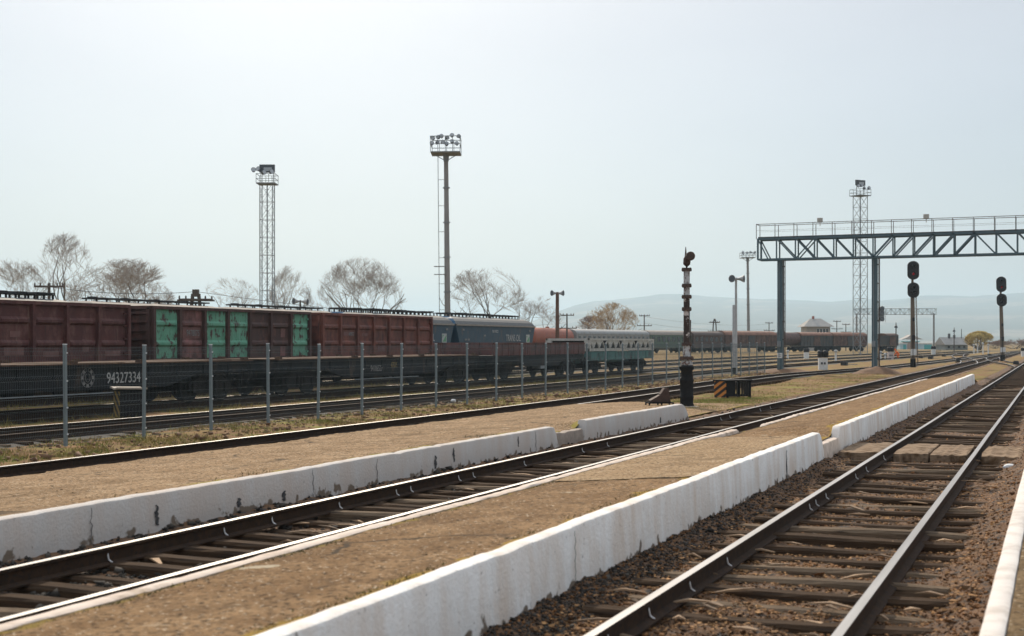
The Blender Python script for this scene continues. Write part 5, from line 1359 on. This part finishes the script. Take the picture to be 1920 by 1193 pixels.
# ------------------------------------------------------------------ buildings beyond
def hip_house():
    yc = 335; A, B = at(1507, yc), at(1551, yc); c_ = (A + B) / 2; L = (B - A).length
    w = thing('signal_house', 'two storey house with a grey hipped roof behind the boxcars', 'house', (c_.x, c_.y, -.2), TH)
    ze = zat(613, yc) + .2; zr = zat(597.5, yc) + .2; h = L / 2; dp = 3.2
    MB().box((0, 0, ze / 2), (L, dp * 2, ze)).build('wall', M['plaster'], w)
    o = .85; r = MB(); r.add([(-h-o,-dp-o,ze),(h+o,-dp-o,ze),(h+o,dp+o,ze),(-h-o,dp+o,ze),(-h*.45,0,zr),(h*.45,0,zr)], [(0,1,5,4),(1,2,5),(2,3,4,5),(3,0,4),(3,2,1,0)])
    ro = r.build('roof', M['slate'], w)
    MB().box((-.6, 0, zr + .2), (.5, .5, .8)).build('chimney', M['brick_red'], ro)
    for k in range(4):
        x = -.1 + k * .75
        f = MB().box((x, -dp - .02, ze - 1.0), (.62, .06, 1.1)).build('window', M['white_plate'], w); MB().box((x, -dp - .06, ze - 1.0), (.46, .03, .9)).build('pane', M['window_dark'], f)
hip_house()
def hut(label, px0, px1, yc, ytop, wm, rm, flare=.3, door=None, sign=None):
    A, B = at(px0, yc), at(px1, yc); c_ = (A + B) / 2; L = (B - A).length; z = zat(ytop, yc) + .2
    w = thing('station_hut', label, 'hut', (c_.x, c_.y, -.2), TH, 'painted huts beyond the throat')
    MB().box((0, 0, z / 2), (L, 4, z)).build('wall', wm, w)
    MB().box((0, 0, z + .1), (L + flare * 2, 4 + flare * 2, .22)).build('roof', rm, w)
    if door:
        for x, ww, m_ in door: MB().box((x * L, -2.03, z * .42), (ww * L, .08, z * .8)).build('door', M[m_], w)
    return w
hut('pale blue hut with a turquoise door left of the tall signal', 1684, 1697, 400, 645, M['pale_blue'], M['white_plate'], .2, ((.15, .4, 'turquoise'),))
h2 = hut('peach kiosk with turquoise eaves hidden behind the tall signal pole', 1696, 1718, 402, 641.5, M['peach'], M['turquoise'], .4, ((.0, .2, 'brick_red'), (.38, .18, 'brick_red')))
c2 = MB(); c2.prism([(-3.4, 3.0), (3.4, 3.0), (1.6, 3.6), (.4, 4.4), (-.4, 4.4), (-1.6, 3.6)], -2, 2, 'y'); c2.build('canopy', M['plaster'], h2)
hut('turquoise and white shed right of the tall signal', 1719, 1744, 398, 645, M['pale_blue'], M['white_plate'], .15, ((.2, .6, 'turquoise'),))
yc = 370; A, B = at(1762, yc), at(1806, yc); c_ = (A + B) / 2; L = (B - A).length
gb = thing('gabled_building', 'long grey building with a pale sheet roof', 'building', (c_.x, c_.y, -.2), TH + R(8))
ze = zat(646, yc) + .2; zr = zat(632.5, yc) + .2
MB().box((0, 0, ze / 2), (L, 6, ze)).build('wall', M['grey_wall2'], gb)
ro = MB().prism([(-3.4, ze - .1), (3.4, ze - .1), (0, zr)], -L/2 - .3, L/2 + .3, 'x').build('roof', M['slate'], gb)
for x, hh in ((-.9, 1.3), (.6, .9), (L * .42, 2.6)): MB().box((x, -.4, zr + hh / 2 - .3), (.5 if hh < 2 else .15, .5 if hh < 2 else .15, hh)).build('chimney', M['lamp_body'], ro)
for k in range(4): MB().box((-L/2 + 1 + k * 1.5, -3.02, ze * .55), (.6, .06, ze * .35)).build('window', M['window_dark'], gb)

# ------------------------------------------------------------------ bare trees
def tree(name, label, px, yc, ytop, width_px, seed, stems=4, spread=.5, tw='twig', cat='tree', depth=5, twig_r=.0024, bias=0.0, dens=1.14, up=.2, low=0, group='bare trees beyond the wagons'):
    p = at(px, yc); H_ = zat(ytop, yc) + .2; wid = width_px / F * yc
    w = thing(name, label, cat, (p.x, p.y, -.2), TH, group); r = random.Random(seed)
    tk, cr_ = MB(), MB(); cz, rz_, rx, lim = (.62, .66, .8, 1.0) if low else (1.02, .86, max(.45, min(1.25, 1.04 * wid / H_)), 1.0)
    def grow(pos, d, L, rad, lv):
        n = 5 if lv < 2 else (3 if lv < 4 else 2); pts = [pos]; rs = [rad]; dd = d.copy(); q = pos
        for i in range(n):
            dd = (dd + Vector((r.gauss(0, .14), r.gauss(0, .14), r.gauss(0, .08) + up * (.10 if lv < 3 else .22)))).normalized()
            q = q + dd * L / n
            if lv > 0 and ((q.x - bias * .9) / rx) ** 2 + (q.y / rx) ** 2 + ((q.z - cz) / rz_) ** 2 > lim * r.uniform(.85, 1.1) * (1.3 if lv == 1 else 1): break
            pts.append(q); rs.append(max(twig_r * .5, rad * (1 - .55 * (i + 1) / n)))
        n = len(pts) - 1
        if n < 1: return
        (tk if lv < 2 else cr_).tube(pts, rs, 6 if lv < 1 else (5 if lv < 2 else 3), 0, False)
        if lv >= depth: return
        k = (3, 4, 4, 4, 7, 4)[lv]
        for j in range(int(k * dens + r.random() * .7)):
            t = r.uniform(.12 if low else .3, 1.0) if j > 1 else 1.0
            x_ = min(n - 1e-6, t * n); idx = int(x_); base = pts[idx].lerp(pts[idx + 1], x_ - idx)
            az = r.uniform(0, 6.28); tilt = r.uniform(.35, .95) * (.6 if j < 2 else 1)
            side = Vector((math.cos(az), math.sin(az), r.uniform(-.1, .3))).normalized(); nd = (dd * math.cos(tilt) + side * math.sin(tilt)).normalized()
            grow(base, nd, L * r.uniform(.54, .82), max(twig_r * .6, rs[min(idx + 1, n)] * .62), lv + 1)
    for s_ in range(stems):
        az = 6.28 * s_ / stems + r.uniform(-.4, .4); sp = spread * r.uniform(.6, 1.2)
        d = Vector((math.cos(az) * sp + bias, math.sin(az) * sp, 1)).normalized()
        grow(Vector((r.gauss(0, .05), r.gauss(0, .05), 0)), d, r.uniform(.8, 1.0), .033, 0)
    # scale the grown shape to the wanted height and width
    allv = np.array(tk.v + cr_.v); zmx = np.percentile(allv[:, 2], 99.7); wx = np.percentile(allv[:, 0], 98.5) - np.percentile(allv[:, 0], 1.5)
    sz, sx = H_ / zmx, wid / wx
    for mb_ in (tk, cr_): mb_.v = [(x * sx, y * sx, z * sz) for x, y, z in mb_.v]
    tk.build('trunk', M['bark'], w); cr_.build('crown', M[tw], w)
    return w
tree('bare_tree', 'rounded bare tree at the far left above the dark red wagon', 22, 120, 488, 105, 1, 4, .55)
tree('bare_tree', 'bare bushy tree just left of the tallest bare tree', 62, 135, 492, 95, 2, 4, .5)
tree('bare_tree', 'tallest bare tree, slender, rising above the dark red wagon', 123, 120, 438, 95, 3, 2, .25)
tree('bare_tree', 'wide bare tree with stems leaning right', 208, 125, 487, 150, 4, 5, .6, bias=.25)
tree('bare_tree', 'low bare thicket left of the twin legged pole', 262, 150, 530, 90, 14, 5, .8, bias=.3)
tree('bare_tree', 'small round bare tree above the green panelled wagon', 430, 175, 521, 95, 5, 5, .6)
tree('bare_tree', 'narrow bare tree touching the lattice tower', 545, 165, 500, 80, 6, 4, .45)
tree('bare_tree', 'broad fan shaped bare tree standing alone in the middle', 676, 160, 484, 150, 7, 6, .75)
tree('bare_tree', 'broad bare tree right of the thick mast', 912, 165, 504, 135, 8, 5, .65)
tree('bare_tree', 'pale slim bare tree right of the hoppers', 1012, 200, 556, 70, 9, 4, .5)
tree('bare_tree', 'golden brown bare tree behind the grey coach', 1146, 270, 568, 85, 10, 5, .6, 'gold_twig', twig_r=.004)
tree('bare_tree', 'small faint reddish tree left of the golden one', 1112, 300, 592, 60, 11, 4, .7, 'red_twig', twig_r=.004)
tree('willow_tree', 'round yellow willow beside the grey gabled building', 1836, 360, 621, 46, 12, 9, .8, 'willow', twig_r=.010, up=.12, group='trees beyond the throat', dens=1.3, low=1)
tree('bare_shrub', 'reddish brown scrub at the far right edge', 1902, 420, 636, 70, 13, 8, 1.2, 'red_twig', cat='shrub', twig_r=.006, group='trees beyond the throat')
tree('bare_shrub', 'reddish brown scrub between the willow and the farther signal', 1866, 440, 640, 45, 15, 8, 1.2, 'red_twig', cat='shrub', twig_r=.006, group='trees beyond the throat')

# ------------------------------------------------------------------ hills
hx = [700, 820, 950, 1000, 1040, 1075, 1110, 1180, 1240, 1300, 1400, 1500, 1560, 1620, 1650, 1690, 1725, 1760, 1830, 1880, 1930, 2100, 2500]
hy = [636, 630, 616, 600, 584, 573, 566, 560, 556, 556, 558, 562, 563, 560, 563, 560, 554, 554, 556, 553, 548, 552, 570]
V = []; Fc = []; nu, nd = 240, 26
pxs = np.linspace(700, 2500, nu)
for i, px in enumerate(pxs):
    zr = (YH - float(np.interp(px, hx, hy))) / F * 8000 + H
    for j in range(nd):
        t = j / (nd - 1); yc = 3400 + 4600 * t * nd / (nd - 3) if j < nd - 3 else 8000 + 500 * (j - nd + 3)
        sft = min(1.0, max(0, (yc - 3450) / 4550)); prof = sft ** 1.25 if yc <= 8000 else 1.0 - (yc - 8000) / 3000
        x = (px - XC) / F * yc
        q = W(x, yc)
        z = zr * prof * (1 + .05 * float(nz(x, yc, 400, 2))) + (5 * float(nz(x, yc, 110, 3)) * prof) - 1.0 * (1 - prof)
        V.append((q.x, q.y, z))
for i in range(nu - 1):
    for j in range(nd - 1): a = i * nd + j; Fc.append((a, a + nd, a + nd + 1, a + 1))
ho = np_mesh('hills', V, Fc, M['hill']); ho.data.polygons.foreach_set('use_smooth', np.ones(len(Fc), dtype=bool)); tag(ho, kind='structure')

# ------------------------------------------------------------------ air
hz = MB(); hz.box((-2500, 5900, 169), (21000, 14000, 342)); ha = hz.build('haze', [])
hm = bpy.data.materials.new('haze'); hm.use_nodes = True; N = hm.node_tree.nodes; N.remove(N['Principled BSDF'])
pv = N.new('ShaderNodeVolumePrincipled'); pv.inputs['Color'].default_value = (.66,.87,1,1); pv.inputs['Density'].default_value = .00016; pv.inputs['Anisotropy'].default_value = .3
hm.node_tree.links.new(pv.outputs[0], N['Material Output'].inputs['Volume']); ha.data.materials.append(hm); tag(ha, kind='stuff')

# ------------------------------------------------------------------ light, sky, camera
AZ, EL = R(-9), R(33)
sd = W(math.sin(AZ) * math.cos(EL), math.cos(AZ) * math.cos(EL), math.sin(EL)).normalized()
wd = bpy.data.worlds.new('World'); SC.world = wd; wd.use_nodes = True; N = wd.node_tree.nodes; L = wd.node_tree.links
bg = N['Background']; sk = N.new('ShaderNodeTexSky'); sk.sky_type = 'NISHITA'; sk.sun_disc = False
sk.sun_elevation = EL; sk.sun_rotation = math.atan2(sd.x, sd.y); sk.air_density = 1.2; sk.dust_density = 2.2; sk.ozone_density = 6.0
L.new(sk.outputs[0], bg.inputs[0]); bg.inputs[1].default_value = .05
# a thin even veil of high cloud, brighter overhead than at the horizon, its unseen zenith raised to fill the shade
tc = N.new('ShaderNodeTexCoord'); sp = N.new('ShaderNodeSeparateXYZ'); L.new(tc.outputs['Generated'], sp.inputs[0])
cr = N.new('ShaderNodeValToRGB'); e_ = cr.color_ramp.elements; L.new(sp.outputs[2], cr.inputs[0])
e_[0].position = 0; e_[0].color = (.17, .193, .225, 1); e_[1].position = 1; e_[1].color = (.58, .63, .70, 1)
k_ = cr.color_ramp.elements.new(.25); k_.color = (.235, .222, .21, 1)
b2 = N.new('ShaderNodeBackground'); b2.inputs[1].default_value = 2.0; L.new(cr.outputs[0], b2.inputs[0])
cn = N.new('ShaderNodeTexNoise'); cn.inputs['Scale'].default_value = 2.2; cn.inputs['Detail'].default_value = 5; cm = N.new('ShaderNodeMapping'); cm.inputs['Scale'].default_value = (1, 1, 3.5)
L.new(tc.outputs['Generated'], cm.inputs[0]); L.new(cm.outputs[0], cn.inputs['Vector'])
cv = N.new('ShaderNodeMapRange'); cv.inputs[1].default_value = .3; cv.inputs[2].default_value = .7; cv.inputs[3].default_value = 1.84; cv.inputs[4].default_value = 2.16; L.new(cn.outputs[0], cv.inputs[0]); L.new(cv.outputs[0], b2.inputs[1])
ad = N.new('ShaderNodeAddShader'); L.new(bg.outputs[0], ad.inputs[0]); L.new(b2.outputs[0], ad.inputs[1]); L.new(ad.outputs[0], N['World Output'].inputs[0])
sl = bpy.data.lights.new('sun', 'SUN'); sl.energy = 5.0; sl.angle = R(.5); sl.color = (1, .86, .68)
so = bpy.data.objects.new('sun', sl); COL.objects.link(so); so.rotation_euler = sd.to_track_quat('Z', 'Y').to_euler()
cd = bpy.data.cameras.new('camera'); co = bpy.data.objects.new('camera', cd); COL.objects.link(co)
co.location = (0, 0, H); co.rotation_euler = (R(90), 0, TH)
cd.sensor_width = 36; cd.lens = 36 * F / 1920; cd.shift_x = 0; cd.shift_y = (YH - 596.5) / 1920; cd.clip_start = .1; cd.clip_end = 20000
cd.dof.use_dof = True; cd.dof.focus_distance = 38; cd.dof.aperture_fstop = 2.4
SC.camera = co
SC.view_settings.view_transform = 'Standard'; SC.view_settings.look = 'None'; SC.view_settings.exposure = -.22; SC.view_settings.gamma = 1
SC.cycles.use_denoising = True
SC.cycles.max_bounces = 8; SC.cycles.volume_bounces = 0
